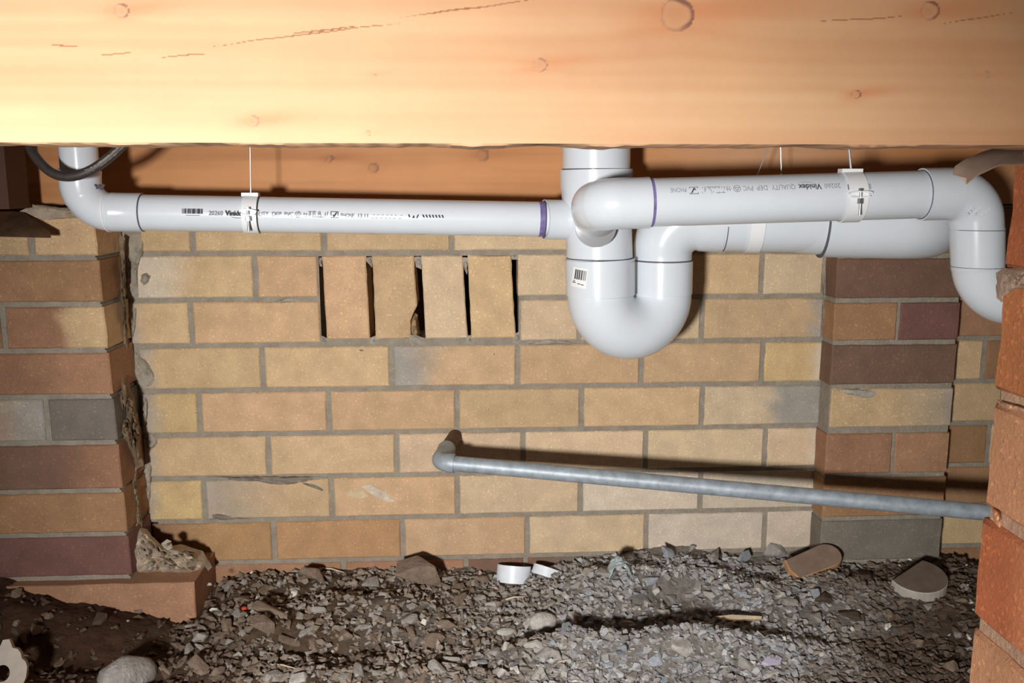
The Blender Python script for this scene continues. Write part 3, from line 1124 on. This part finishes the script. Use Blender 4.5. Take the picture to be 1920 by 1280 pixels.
clip('pipe_clip', 473, 401.8, LY, .0281, .0225, B - A, 'white pipe clip on the long left pipe, hung from a thin wire', (469, 268))
clip('pipe_clip', 1591, 369, FY, RB, .0275, p3 - p2, 'white pipe clip with a zinc bolt on the front right pipe', (1590, 265), rod=.0016)
rc = clip('pipe_clip', 1410, 409, RY + .003, .0553, .023, q1 - q0, 'plain white strap on the fat rear pipe, partly hidden below the front pipe', (1443, 268), rod=.0009, bolt=False)
wr = MB()
wr.tube([at(1467, 372, RY), at(1465, 320, RY), at(1463, 262, RY)], .0008, 8)
wr.build('hanger_wire', [M_wire], rc)

# --- cable and sheet metal caps
cb = empty('cable', at(130, 333, -.34))
tag(cb, 'dark rubber cable hanging in a loop across the left upright pipe', 'cable')
cp_ = crom([at(40, 190, -.30), at(52, 262, -.31), at(68, 296, -.32), at(98, 324, -.33), at(132, 331, -.335), at(168, 320, -.335), at(204, 296, -.33), at(245, 258, -.32), at(300, 200, -.31)], 12)
mb = MB()
mb.tube(cp_, .0070, 20)
mb.build('cable_sheath', [M_rubber], cb)
mk = MB()
rr = random.Random(2)
for k in range(58, 86, 1):
    p, q = cp_[k], cp_[k + 1]
    d = (q - p).normalized()
    f = (CP - p).normalized()
    u = d.cross(f).normalized()
    if u.z < 0:
        u = -u
    for s in range(2):
        o = p.lerp(q, s * .5) + f * .0068 + u * .0008
        h = .0022 + .0014 * rr.random()
        w_ = d * (q - p).length * .16
        mk.add([o - w_ - u * h, o + w_ - u * h, o + w_ + u * h * rr.random(), o - w_ + u * h], [(0, 1, 2, 3)])
mk.build('printed_text', [M_pale], cb, smooth=False)


def sheet(name, strips, mat, label, th=.0014):
    """bent sheet metal: rows of (px, py, Y) points joined across, with thickness"""
    mb = MB()
    n = len(strips[0])
    V = [at(*p) for row in strips for p in row]
    m = len(strips)
    Fq = [(i * n + k, i * n + k + 1, (i + 1) * n + k + 1, (i + 1) * n + k) for i in range(m - 1) for k in range(n - 1)]
    off = Vector((0, th, th * .6))
    o = len(V)
    V2 = [p + off for p in V]
    F2 = [tuple(reversed([i + o for i in q])) for q in Fq]
    rim = list(range(n)) + [i * n + n - 1 for i in range(1, m)] + [(m - 1) * n + k for k in range(n - 2, -1, -1)] + [i * n for i in range(m - 2, 0, -1)]
    Fr = [(rim[(i + 1) % len(rim)], rim[i], rim[i] + o, rim[(i + 1) % len(rim)] + o) for i in range(len(rim))]
    mb.add(V + V2, Fq + F2 + Fr)
    ob = mb.build(name, [mat])
    return tag(ob, label, 'ant cap')


sheet('ant_cap', [[(1845, 286, -1.06), (1862, 281, -1.06), (1885, 277, -1.06), (1925, 274, -1.06), (1990, 272, -1.06)],
                  [(1812, 300, -1.075), (1835, 292, -1.075), (1868, 287, -1.08), (1915, 285, -1.085), (1985, 284, -1.09)],
                  [(1792, 314, -1.085), (1824, 309, -1.09), (1858, 301, -1.095), (1905, 296, -1.10), (1980, 296, -1.11)],
                  [(1788, 328, -1.09), (1812, 334, -1.095), (1845, 318, -1.10), (1880, 308, -1.105), (1980, 306, -1.125)],
                  [(1801, 333, -1.092), (1812, 346, -1.098), (1832, 330, -1.103), (1872, 311, -1.108), (1980, 309, -1.127)]], M_cap,
      'dull bent sheet-metal ant cap curling down over the near right pier')
sheet('ant_cap', [[(-90, 398, -.125), (-20, 398, -.125), (20, 397, -.125), (44, 399, -.125)],
                  [(-90, 414, -.155), (-20, 414, -.155), (38, 412, -.15), (68, 416, -.15)],
                  [(-90, 432, -.175), (-20, 432, -.175), (50, 434, -.17), (94, 436, -.17)],
                  [(-90, 443, -.18), (-20, 443, -.18), (50, 445, -.175), (95, 446, -.172)]], M_capd,
      'rusty shadow-toned sheet-metal ant cap with a pointed corner on the left pier')
# dark upright offcut beside the joist at the far left
mb = MB()
p = at(-40, 330, -.2)
q = at(12, 330, -.2)
mb.box((p.x, -.2, at(0, 392, -.2).z), (q.x, -.13, zb_ + .145), rgb(84, 56, 40))
tag(mb.build('timber_block', [M_wood]), 'dark timber block standing at the far left edge under the joists', 'timber')

# --- galvanised water pipe
gp = empty('water_pipe', at(850, 870, -.16))
tag(gp, 'dull grey galvanised water pipe running from an elbow at the wall down to the right', 'pipe')
g0, g1, g2 = at(853, 817, .02), at(822, 866, -.155), at(1900, 965, -.325)
mb = MB()
mb.tube([g0, at(853, 818, 0), g1.lerp(at(853, 818, 0), .35)], .0134, 24)
mb.build('nipple', [M_rust], gp)
n0 = g1.lerp(at(853, 818, 0), .5)
n2 = g1.lerp(g2, .030)
stepped(gp, 'elbow', fillet([n0, g1, n2], .018, 12), [(0, .0160), (.06, .0168), (.12, .0162), (.3, .0150), (.7, .0150), (.86, .0160), (.9, .0170), (1, .0168)], M_galv)
mb = MB()
mb.tube([g1.lerp(g2, .02), g2], .0136, 32)
mb.build('pipe', [M_galv], gp)

# ------------------------------------------------------------------ ground
_gl = [(-300, 1066), (0, 1070), (110, 1080), (190, 1104), (230, 1110), (380, 1112), (430, 1090), (520, 1078), (640, 1074), (760, 1072), (880, 1078), (960, 1082), (1060, 1062), (1130, 1052), (1200, 1040), (1290, 1040), (1420, 1054), (1520, 1046), (1600, 1050), (1700, 1040), (1790, 1044), (1860, 1062), (2200, 1060)]
_gx = [at(a, b, -.02).x for a, b in _gl]
_gz = [at(a, b, (-.12 if a < 240 else -.02)).z for a, b in _gl]
ZB = -.735


def bp(px, py, amp, sx, sy):
    p = atz(px, py, -.72)
    return (p.x, p.y, amp, sx, sy)


BUMPS = [bp(1290, 1232, .054, .20, .035), bp(1060, 1222, .032, .10, .03), bp(1150, 1184, -.042, .13, .026), bp(1310, 1160, -.036, .12, .030), bp(1265, 1134, -.036, .06, .035), bp(1170, 1122, .028, .12, .035), bp(1000, 1170, .012, .05, .03),
         bp(1430, 1150, .022, .10, .05), bp(1540, 1120, .012, .12, .05), bp(1250, 1060, .014, .08, .03), bp(820, 1260, .014, .15, .03), bp(600, 1265, .012, .12, .03), bp(640, 1210, -.020, .13, .025),
         bp(560, 1120, -.018, .10, .025), bp(700, 1150, .012, .13, .03), bp(500, 1190, .010, .12, .03), bp(150, 1150, -.02, .16, .05), bp(120, 1225, -.03, .12, .04), bp(1700, 1200, -.012, .15, .06), bp(1640, 1130, .012, .10, .03),
         bp(330, 1240, .014, .07, .03), bp(10, 1300, .03, .06, .05), bp(240, 1300, .022, .06, .03), bp(900, 1245, -.012, .06, .02), bp(1080, 1210, -.0, .1, .03)]


def ground(x, y):
    i = 0
    while i < len(_gx) - 2 and x > _gx[i + 1]:
        i += 1
    t = max(0, min(1, (x - _gx[i]) / (_gx[i + 1] - _gx[i])))
    zw = _gz[i] * (1 - t) + _gz[i + 1] * t
    k = sm(-.42, -.13, y)
    z = ZB * (1 - k) + zw * k
    for bx_, by_, a, sx, sy in BUMPS:
        z += a * math.exp(-((x - bx_) / sx) ** 2 - ((y - by_) / sy) ** 2)
    z += .010 * nz(x * 9, y * 9, 2) + .005 * nz(x * 26, y * 26, 4)
    return z


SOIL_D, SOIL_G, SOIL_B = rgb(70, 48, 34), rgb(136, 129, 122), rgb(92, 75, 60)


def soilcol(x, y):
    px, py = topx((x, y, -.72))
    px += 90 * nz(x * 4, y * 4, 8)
    c = mixc(SOIL_D, SOIL_B, sm(180, 480, px))  # brown soil at the left, partly its shade put into the colour
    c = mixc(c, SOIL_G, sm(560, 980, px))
    c = mixc(c, SOIL_B, sm(1560, 1800, px))  # dim light at the right put into the soil colour
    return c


fl = MB()


def axis(a, b, c, d, n, m):
    return [a + (b - a) * i / m for i in range(m)] + [b + (c - b) * i / n for i in range(n)] + [c + (d - c) * i / m for i in range(m + 1)]


gx = axis(-1.6, -.65, 1.5, 2.2, 330, 14)
gy = axis(-3.4, -.62, .02, .30, 120, 14)
V, C = [], []
for y in gy:
    for x in gx:
        fine = .004 * nz(x * 70, y * 70, 1) + .002 * nz(x * 160, y * 160, 1)
        V.append((x, y, ground(x, y) + fine))
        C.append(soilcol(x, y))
n = len(gx)
fl.add(V, [(j * n + i, j * n + i + 1, (j + 1) * n + i + 1, (j + 1) * n + i) for j in range(len(gy) - 1) for i in range(n - 1)], C)
floor = fl.build('floor', [M_soil], smooth=True, ang=60)
tag(floor, kind='structure')


def hull(rng, npt, sq, rounded=False):
    bm = bmesh.new()
    for i in range(npt):
        v = Vector((rng.gauss(0, 1), rng.gauss(0, 1), rng.gauss(0, 1))).normalized()
        if not rounded:
            m = max(abs(v.x), abs(v.y), abs(v.z))
            v = v * (.65 + .35 / max(m, .6)) * rng.uniform(.8, 1.08)
        bm.verts.new((v.x, v.y * sq[0], v.z * sq[1]))
    r = bmesh.ops.convex_hull(bm, input=bm.verts)
    bmesh.ops.delete(bm, geom=list({e for e in r['geom_interior'] if isinstance(e, bmesh.types.BMVert)}), context='VERTS')
    if not rounded:
        bmesh.ops.dissolve_limit(bm, angle_limit=math.radians(14), verts=bm.verts, edges=bm.edges)
        bmesh.ops.bevel(bm, geom=bm.edges[:], offset=.06, segments=1, affect='EDGES', clamp_overlap=True)
    bmesh.ops.recalc_face_normals(bm, faces=bm.faces)
    bm.verts.index_update()
    v = [tuple(p.co) for p in bm.verts]
    f = [tuple(q.index for q in p.verts) for p in bm.faces]
    bm.free()
    return v, f


def stonemat(name, c, mott=.25):
    m, nt, b = newmat(name)
    v = coords(nt)
    f = noisen(nt, v, 2.2, 6, .65)
    nt.links.new(ramp(nt, f, [(.28, tuple(x * (1 - mott) for x in c[:3]) + (1,)), (.72, tuple(min(1, x * (1 + mott)) for x in c[:3]) + (1,))]), b.inputs['Base Color'])
    b.inputs['Roughness'].default_value = .9
    b.inputs['Specular IOR Level'].default_value = .2
    bump(nt, b, noisen(nt, v, 7, 6, .65), .5, .08)
    return m


SM = dict(grey=stonemat('grey_stone', rgb(172, 166, 160)), blue=stonemat('blue_grey_stone', rgb(174, 178, 186)), brown=stonemat('brown_stone', rgb(142, 124, 108)), pale=stonemat('pale_stone', rgb(208, 202, 194)), dark=stonemat('shade_toned_stone', rgb(96, 82, 70)))  # the dark one carries the dim light at the sides in its colour
rng = random.Random(42)
PROTO = {}
for mk_ in SM:
    PROTO[mk_] = []
    for q in range(6):
        v, f = hull(rng, rng.randint(9, 13), (rng.uniform(.55, .9), rng.uniform(.4, .65)), rounded=False)
        m_ = MB()
        m_.add(v, f)
        me = bpy.data.meshes.new('stone')
        me.from_pydata(v, [], f)
        me.materials.append(SM[mk_])
        PROTO[mk_].append(me)
round_me = {}
for mk_ in ('pale', 'grey'):
    v, f = hull(rng, 90, (.8, .62), True)
    me = bpy.data.meshes.new('pebble')
    me.from_pydata(v, [], f)
    me.polygons.foreach_set('use_smooth', [True] * len(f))
    me.materials.append(SM[mk_])
    round_me[mk_] = me
taken = []


def stone(me, p, size, rot, label, group=None, name='stone', sink=.25, sc=(1, 1, 1)):
    o = bpy.data.objects.new(name, me)
    o.location = (p[0], p[1], p[2] + size * .5 * (1 - 2 * sink))
    o.rotation_euler = rot
    o.scale = (size * sc[0], size * sc[1], size * sc[2])
    COL.objects.link(o)
    return tag(o, label, 'stone', group)


def gpt(px, py):
    """where the sight line through a pixel meets the ground"""
    d = ray(px, py)
    t = .9
    while t < 2.6:
        p = CP + d * t
        if p.z < ground(p.x, p.y):
            return p
        t += .004
    return CP + d * 2.0


# stones one can single out
for (px, py, wd, mk_, rnd, sc, rot, label) in [
    (1018, 1166, 58, 'pale', 1, (1, .8, 1.0), (0, .1, .3), 'round pale stone half sunk left of the dark hollow'),
    (1280, 1212, 62, 'pale', 0, (1, .8, .95), (.3, .5, .2), 'pale pointed stone standing at the front of the dark hollow'),
    (1105, 1196, 34, 'pale', 0, (1, .8, .9), (.1, .1, .5), 'small pale blocky stone in the dark hollow in the middle'),
    (950, 1184, 44, 'pale', 1, (1, .6, .6), (0, .2, .4), 'flat pale oval pebble left of the round pale stone'),
    (1241, 1046, 62, 'blue', 0, (.9, .6, 1.3), (.4, .2, .3), 'flat grey stone leaning upright against the tan wall'),
    (1340, 1048, 62, 'grey', 0, (1, .8, .8), (.2, .1, 1.0), 'blocky grey stone against the wall right of the leaning flat stone'),
    (1396, 1050, 58, 'blue', 0, (1, .8, .9), (.1, .6, 2.0), 'grey rounded-edged stone third along the wall foot at the right'),
    (1452, 1040, 62, 'grey', 0, (1, .7, .9), (.4, .2, .2), 'grey stone against the wall just left of the timber offcut'),
    (790, 1088, 118, 'brown', 0, (1, .7, .75), (.1, .2, .2), 'large flat grey-brown stone below the wall left of the white rings'),
    (596, 1086, 84, 'brown', 0, (1, .7, .6), (.0, .3, .4), 'broad flat brown stone at the wall foot left of the large flat one'),
    (910, 1084, 50, 'brown', 0, (1, .7, .6), (.1, .1, .4), 'low brown stone just left of the taller white ring'),
    (690, 1098, 60, 'grey', 0, (1, .8, .8), (.3, .2, .5), 'grey stone beside the large flat stone at the wall foot'),
    (495, 1172, 74, 'brown', 0, (1, .7, .7), (.2, .5, .6), 'brown wedge-shaped stone just below the red berry'),
    (510, 1146, 84, 'brown', 0, (1, .6, .5), (.1, .2, -.3), 'long brown stone just right of the red berry'),
    (280, 1142, 66, 'brown', 0, (1, .7, .6), (0, .2, .5), 'brown stone lying in the dark soil below the brick footing'),
    (360, 1172, 36, 'grey', 0, (1, .8, .9), (.2, .1, .9), 'small grey-brown stone at the edge of the dark soil'),
    (240, 1278, 120, 'brown', 1, (1, .8, 1.15), (.1, .3, .9), 'big grey-brown rock at the bottom edge towards the left'),
    (1010, 1262, 48, 'pale', 0, (1, .8, .9), (.5, .1, .3), 'pale grey rock at the bottom edge near the middle'),
    (965, 1246, 44, 'blue', 0, (1, .7, .9), (.1, .7, .3), 'grey angular stone beside the pale rock at the bottom edge'),
    (845, 1250, 50, 'pale', 0, (1, .6, .7), (.2, .3, .5), 'pale pointed stone at the bottom left of the middle rocks'),
    (446, 1226, 26, 'pale', 0, (1, .8, .9), (.3, .1, .9), 'small pale stone on bare soil left of the middle'),
    (495, 1224, 32, 'grey', 0, (1, .9, .8), (.1, .3, .9), 'small round-cornered grey stone right of the small pale one'),
    (562, 1270, 44, 'pale', 0, (1, .8, .9), (.4, .1, .2), 'pale stone at the bottom edge left of the middle'),
    (1545, 1125, 60, 'dark', 0, (1, .8, .7), (.2, .1, .5), 'dark grey stone below the rounded timber offcut'),
    (1600, 1160, 84, 'dark', 0, (1, .7, .5), (.1, .1, .2), 'dark flat stone between the timber offcut and the pipe disc'),
    (1625, 1085, 50, 'dark', 0, (1, .7, .8), (.3, .3, .4), 'dark upright stone just right of the timber offcut'),
    (1460, 1212, 44, 'blue', 0, (1, .8, .9), (.1, .2, .6), 'grey block of stone below the right end of the wood splinter'),
    (1500, 1205, 36, 'grey', 0, (1, .8, .8), (.1, .2, 1.6), 'grey stone right of the block below the wood splinter'),
    (1640, 1230, 46, 'dark', 0, (1, .8, .7), (.2, .2, .6), 'dark stone in the shaded soil at the lower right'),
    (1720, 1256, 50, 'dark', 0, (1, .7, .6), (.1, .3, .5), 'dark flat stone at the bottom of the shaded right corner'),
]:
    p = gpt(px, py + 6)
    wpx = wd * (p - CP).dot(_fw) / F / 2
    stone(round_me['grey' if mk_ == 'brown' else 'pale'] if rnd else rng.choice(PROTO[mk_]), p, wpx, rot, label, sc=sc, sink=.06 if 'wall' in label else .24)
    taken.append((px, py, wd * .45))

ZONES = [(-20, 330, 'small stone lying in the dark soil at the left', 'stones in the dark soil', 14, ('dark', 'brown')),
         (330, 900, 'small grey-brown stone lying in the gravel left of the middle', 'stones in the brown gravel', 92, ('brown', 'grey', 'brown', 'grey')),
         (900, 1560, 'small grey angular stone lying in the grey gravel heap', 'stones in the grey gravel', 150, ('grey', 'blue', 'grey', 'blue', 'pale')),
         (1560, 1860, 'small dark stone lying in the shaded gravel at the right', 'stones in the shaded gravel', 36, ('dark', 'brown', 'dark', 'grey'))]
keep_out = [(962, 1080, 40), (1022, 1074, 34), (1168, 1064, 36), (1528, 1054, 62), (1728, 1096, 60), (1380, 1168, 50), (1446, 1244, 26), (15, 1250, 60)]
for x0, x1, label, grp, cnt, mats_ in ZONES:
    got = 0
    while got < cnt:
        px, py = rng.uniform(x0, x1), 1070 + 215 * rng.random()
        p = gpt(px, py)
        if p.y > (-.16 if px < 380 else -.012):
            continue
        wd = rng.choice((24, 27, 30, 34, 39, 45)) * (1.12 if py > 1180 else .95)
        if any(math.hypot(px - a, (py - b) * 1.5) < r + wd * .42 for a, b, r in taken) or any(math.hypot(px - a, (py - b) * 1.3) < r for a, b, r in keep_out):
            if rng.random() < .97:
                continue
        got += 1
        taken.append((px, py, wd * .42))
        size = wd * (p - CP).dot(_fw) / F / 2
        stone(rng.choice(PROTO[rng.choice(mats_)]), p, size, (rng.uniform(-.5, .5), rng.uniform(-.5, .5), rng.uniform(0, 6.28)), label, grp, sink=.22, sc=(1, rng.uniform(.7, 1), rng.uniform(.7, 1)))

# the countless small chips between them
HP = [hull(rng, 8, (.75, .55), True) for _ in range(14)]
gr = MB()
cnt = 0
while cnt < 12500:
    px, py = rng.uniform(-60, 1900), 1030 + 275 * rng.random() ** .85
    dens = .06 + .39 * sm(260, 420, px) + .30 * sm(700, 1000, px) + .25 * sm(1000, 1100, px) - .40 * sm(1560, 1800, px)
    if nz(px * .012, py * .02, 3) < -.25:
        dens *= .45
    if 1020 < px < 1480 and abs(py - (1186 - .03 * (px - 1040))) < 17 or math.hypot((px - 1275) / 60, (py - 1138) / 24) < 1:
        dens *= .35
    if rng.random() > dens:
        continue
    p = atz(px, py, -.72 if py > 1080 else -.68)
    if p.y > (-.15 if px < 390 else -.004) or p.y < -.62:
        continue
    s = rng.choice((.003, .004, .005, .005, .006, .007, .008, .0095, .011))
    z = ground(p.x, p.y)
    R = Matrix.Rotation(rng.uniform(0, 6.28), 3, 'Z') @ Matrix.Rotation(rng.uniform(-.7, .7), 3, 'X') @ Matrix.Rotation(rng.uniform(-.7, .7), 3, 'Y')
    v, f = rng.choice(HP)
    o = Vector((p.x, p.y, z + s * .35))
    c = rng.choice((rgb(168, 163, 158), rgb(150, 143, 136), rgb(184, 182, 180), rgb(138, 126, 114), rgb(158, 148, 138)))
    qx = px + 120 * nz(px * .01, py * .02, 6)
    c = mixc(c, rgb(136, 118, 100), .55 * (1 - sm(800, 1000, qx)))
    c = mixc(c, rgb(176, 180, 188), .35 * sm(950, 1100, qx) * (1 - sm(1450, 1560, qx)))  # cool light on the middle gravel put into the chip colour
    c = mixc(c, rgb(88, 68, 52), .85 * max(1 - sm(330, 560, qx), sm(1480, 1720, qx)))  # dimness at both sides painted into the chips
    if rng.random() < .012:
        c = rgb(214, 210, 200)
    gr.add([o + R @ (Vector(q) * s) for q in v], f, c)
    cnt += 1
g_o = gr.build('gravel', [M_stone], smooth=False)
tag(g_o, 'fine grey-brown gravel chips strewn over the crawl space floor', 'gravel', kind='stuff')

# ------------------------------------------------------------------ odds and ends on the ground
M_off = plain('white_offcut', rgb(226, 232, 240), rough=.4, nscale=50, namt=.06)
M_timb = plain('weathered_timber', rgb(132, 112, 98), rough=.85, nscale=40, namt=.2, bstr=.3)
M_fresh = plain('split_timber', rgb(180, 136, 94), rough=.8, nscale=60, namt=.2)
M_splint = plain('splinter_wood', rgb(206, 190, 165), rough=.8, nscale=60, namt=.2)
M_red = plain('red_plastic', rgb(190, 60, 40), rough=.5)
M_lilac = plain('lilac_plastic', rgb(200, 190, 214), rough=.4)
M_bone = plain('pale_plaster', rgb(178, 168, 156), rough=.9, nscale=40, namt=.15, bstr=.4, bscale=90)
M_conc = plain('grey_disc_face', rgb(112, 98, 86), rough=.9, nscale=40, namt=.2)
M_disc = plain('pale_disc_rim', rgb(176, 168, 158), rough=.7, nscale=40, namt=.12)
m, nt, b = newmat('clear_plastic')
b.inputs['Base Color'].default_value = rgb(205, 220, 224)
b.inputs['Roughness'].default_value = .12
b.inputs['Transmission Weight'].default_value = .45
b.inputs['IOR'].default_value = 1.3
M_clear = m


def ring_off(px, py, rpx, hpx, tilt, label):
    p = gpt(px, py + hpx * .3)
    k = (p - CP).dot(_fw) / F
    r, h = rpx * k, hpx * k * 1.02
    mb = MB()
    V = []
    n = 48
    for (q, z) in ((r, 0), (r, h), (r * .90, h), (r * .90, 0)):
        V += [(q * math.cos(2 * PI * i / n), q * math.sin(2 * PI * i / n), z) for i in range(n)]
    Fq = [(a * n + i, a * n + (i + 1) % n, ((a + 1) % 4) * n + (i + 1) % n, ((a + 1) % 4) * n + i) for a in range(4) for i in range(n)]
    mb.add(V, Fq)
    o = mb.build('pipe_offcut', [M_off])
    o.location = (p.x, p.y, p.z - .003)
    o.rotation_euler = tilt
    return tag(o, label, 'offcut')


ring_off(962, 1080, 32, 31, (-.36, .10, 0), 'taller white plastic ring cut from a pipe, lying on the gravel')
ring_off(1022, 1073, 27, 17, (-.40, .36, 0), 'shorter tilted white plastic ring just right of the taller ring')


def slab(name, out_px, Yd, H, mats, label, cat, tilt, lift=0.0):
    """a flat piece: its plan in metres around the point where it lies"""
    return None


def prism(name, plan, h, mats, label, cat, loc, rot, bev=.0015):
    n = len(plan)
    V = [(x, y, 0) for x, y in plan] + [(x, y, h - bev) for x, y in plan]
    cx, cy = sum(p[0] for p in plan) / n, sum(p[1] for p in plan) / n
    V += [(cx + (x - cx) * .965, cy + (y - cy) * .965, h) for x, y in plan]
    Fq = [tuple(reversed(range(n)))] + [(i, (i + 1) % n, n + (i + 1) % n, n + i) for i in range(n)] + [(n + i, n + (i + 1) % n, 2 * n + (i + 1) % n, 2 * n + i) for i in range(n)]
    mb = MB()
    mb.add(V, Fq, mat=len(mats) - 1)
    mb.add([V[2 * n + i] for i in range(n)], [tuple(range(n))], mat=0)
    o = mb.build(name, mats, smooth=False)
    o.location = loc
    o.rotation_euler = rot
    return tag(o, label, cat)


# timber offcut with a rounded end, propped on the gravel
pl = [(-.052, -.024)] + [(.030 + .026 * math.cos(a), .026 * math.sin(a)) for a in [(-PI / 2 + PI * i / 14) for i in range(15)]] + [(-.052, .022), (-.058, .0)]
p = gpt(1526, 1068)
prism('timber_offcut', pl, .016, [M_timb, M_fresh], 'weathered timber offcut with a rounded end lying on the gravel by the slim pier', 'offcut', (p.x, p.y + .004, p.z + .008), (.46, -.22, .26))
# half disc
pl = [(.052 * math.cos(a), .052 * math.sin(a)) for a in [(-PI * .98 + PI * 1.26 * i / 20) for i in range(21)]]
p = gpt(1728, 1108)
prism('broken_disc', pl, .019, [M_conc, M_disc], 'broken flat disc with a pale rim lying in the shaded soil at the right', 'disc', (p.x, p.y + .02, p.z + .006), (.22, -.10, .05))
# crumpled clear plastic
p = gpt(1166, 1082)
mb = MB()
V, Fq = [], []
nu_, nv_ = 22, 9
for i in range(nu_):
    for k in range(nv_):
        u, v_ = i / (nu_ - 1), k / (nv_ - 1)
        a = PI * (u * 1.25 - .1)
        q = .020 + .004 * nz(u * 6, v_ * 4, 3) + .003 * nz(u * 15, v_ * 9, 5)
        V.append((p.x + q * math.cos(a) * 1.0 - .004, p.y - .012 + .03 * v_ + .004 * nz(u * 5, v_ * 5), p.z + .002 + q * math.sin(a) * 1.6 * (.75 + .25 * v_)))
for i in range(nu_ - 1):
    for k in range(nv_ - 1):
        Fq.append((i * nv_ + k, (i + 1) * nv_ + k, (i + 1) * nv_ + k + 1, i * nv_ + k + 1))
mb.add(V, Fq)
cl = mb.build('plastic_scrap', [M_clear])
sl = cl.modifiers.new('thickness', 'SOLIDIFY')
sl.thickness = .0012
tag(cl, 'crumpled clear plastic scrap standing on the gravel against the wall', 'plastic')
# dark strip leaning behind it
p = gpt(1384, 1174)
prism('wood_splinter', [(-.042, -.002), (-.01, -.006), (.040, -.003), (.041, .003), (-.012, .003)], .004, [M_splint, M_fresh], 'thin pale wood splinter lying across the dark hollow at the right', 'splinter', (p.x, p.y, p.z + .016), (.5, .06, -.05))
p = gpt(1446, 1246)
prism('plastic_scrap', [(-.019, -.004), (-.01, -.008), (.012, -.007), (.018, .002), (.012, .008), (-.008, .006)], .005, [M_lilac], 'small lilac plastic scrap at the bottom right', 'plastic', (p.x, p.y, p.z + .006), (.45, .05, .1))
p = gpt(458, 1146)
o = bpy.data.objects.new('red_berry', round_me['grey'].copy())
o.data.materials.clear()
o.data.materials.append(M_red)
o.location = (p.x, p.y, p.z + .005)
o.scale = (.0062, .0062, .0075)
COL.objects.link(o)
tag(o, 'tiny red berry-like bead between two brown stones', 'berry')
# broken pale piece with a round hole at the lower left
p = gpt(12, 1282)
mb = MB()
V, Fq = [], []
n = 30
R0 = [.030 + .006 * nz(i * .5, 4) + (.008 if 6 < i < 9 else 0) for i in range(n)]
for (s, y) in ((1, .0), (1, .014), (0, .014), (0, .0)):
    for i in range(n):
        a = 2 * PI * i / n
        q = R0[i] * 1.15 if s else .011
        V.append((q * math.cos(a) * .95, y - (.003 if s == 0 else 0), q * math.sin(a) * 1.1))
Fq = [(a * n + i, a * n + (i + 1) % n, ((a + 1) % 4) * n + (i + 1) % n, ((a + 1) % 4) * n + i) for a in range(4) for i in range(n)]
mb.add(V, Fq)
o = mb.build('broken_flange', [M_bone], ang=25)
o.location = (p.x - .004, p.y, p.z + .018)
o.rotation_euler = (-.35, .1, .2)
tag(o, 'broken pale piece with a round hole at the bottom left corner', 'fragment')


def stick(name, a, b, r, mat, label, cat):
    p, q = gpt(*a), gpt(*b)
    p.z += .006
    q.z += .008
    m_ = MB()
    mid = (p + q) / 2 + Vector((0, 0, .003))
    m_.tube([p, mid, q], [r, r * 1.2, r * .6], 8)
    return tag(m_.build(name, [mat]), label, cat)


stick('twig', (940, 1132), (984, 1126), .0016, M_splint, 'pale straw-like twig left of the clear plastic scrap', 'twig')
stick('twig', (1030, 1258), (1070, 1244), .0013, M_splint, 'thin pale twig at the bottom edge beside the pale rock', 'twig')
stick('twig', (505, 1252), (556, 1262), .0011, M_splint, 'thin pale twig at the bottom left of the middle', 'twig')
stick('twig', (600, 1070), (645, 1080), .0013, M_splint, 'thin pale twig at the foot of the wall left of the middle', 'twig')
for (px, py, label) in [(268, 1117, 'tiny pale shard below the brick footing'), (240, 1165, 'tiny pinkish shard in the dark soil'), (322, 1144, 'tiny yellowish chip beside the brown stone in the dark soil'),
                        (392, 1094, 'white crumb of mortar at the end of the brick footing'), (375, 1250, 'tiny yellow-white chip on bare soil at the left'), (1735, 1212, 'tiny white chip in the shaded soil at the right'),
                        (855, 1142, 'tiny white chip in the gravel left of the middle'), (1476, 1140, 'tiny white chip in the grey gravel at the right')]:
    p = gpt(px, py) if px != 392 else at(392, 1098, -.16)
    s = .007 if px in (268, 392) else .0045
    stone(PROTO['pale'][0], p, s, (.4, .3, px), label, name='chip', sink=.1)
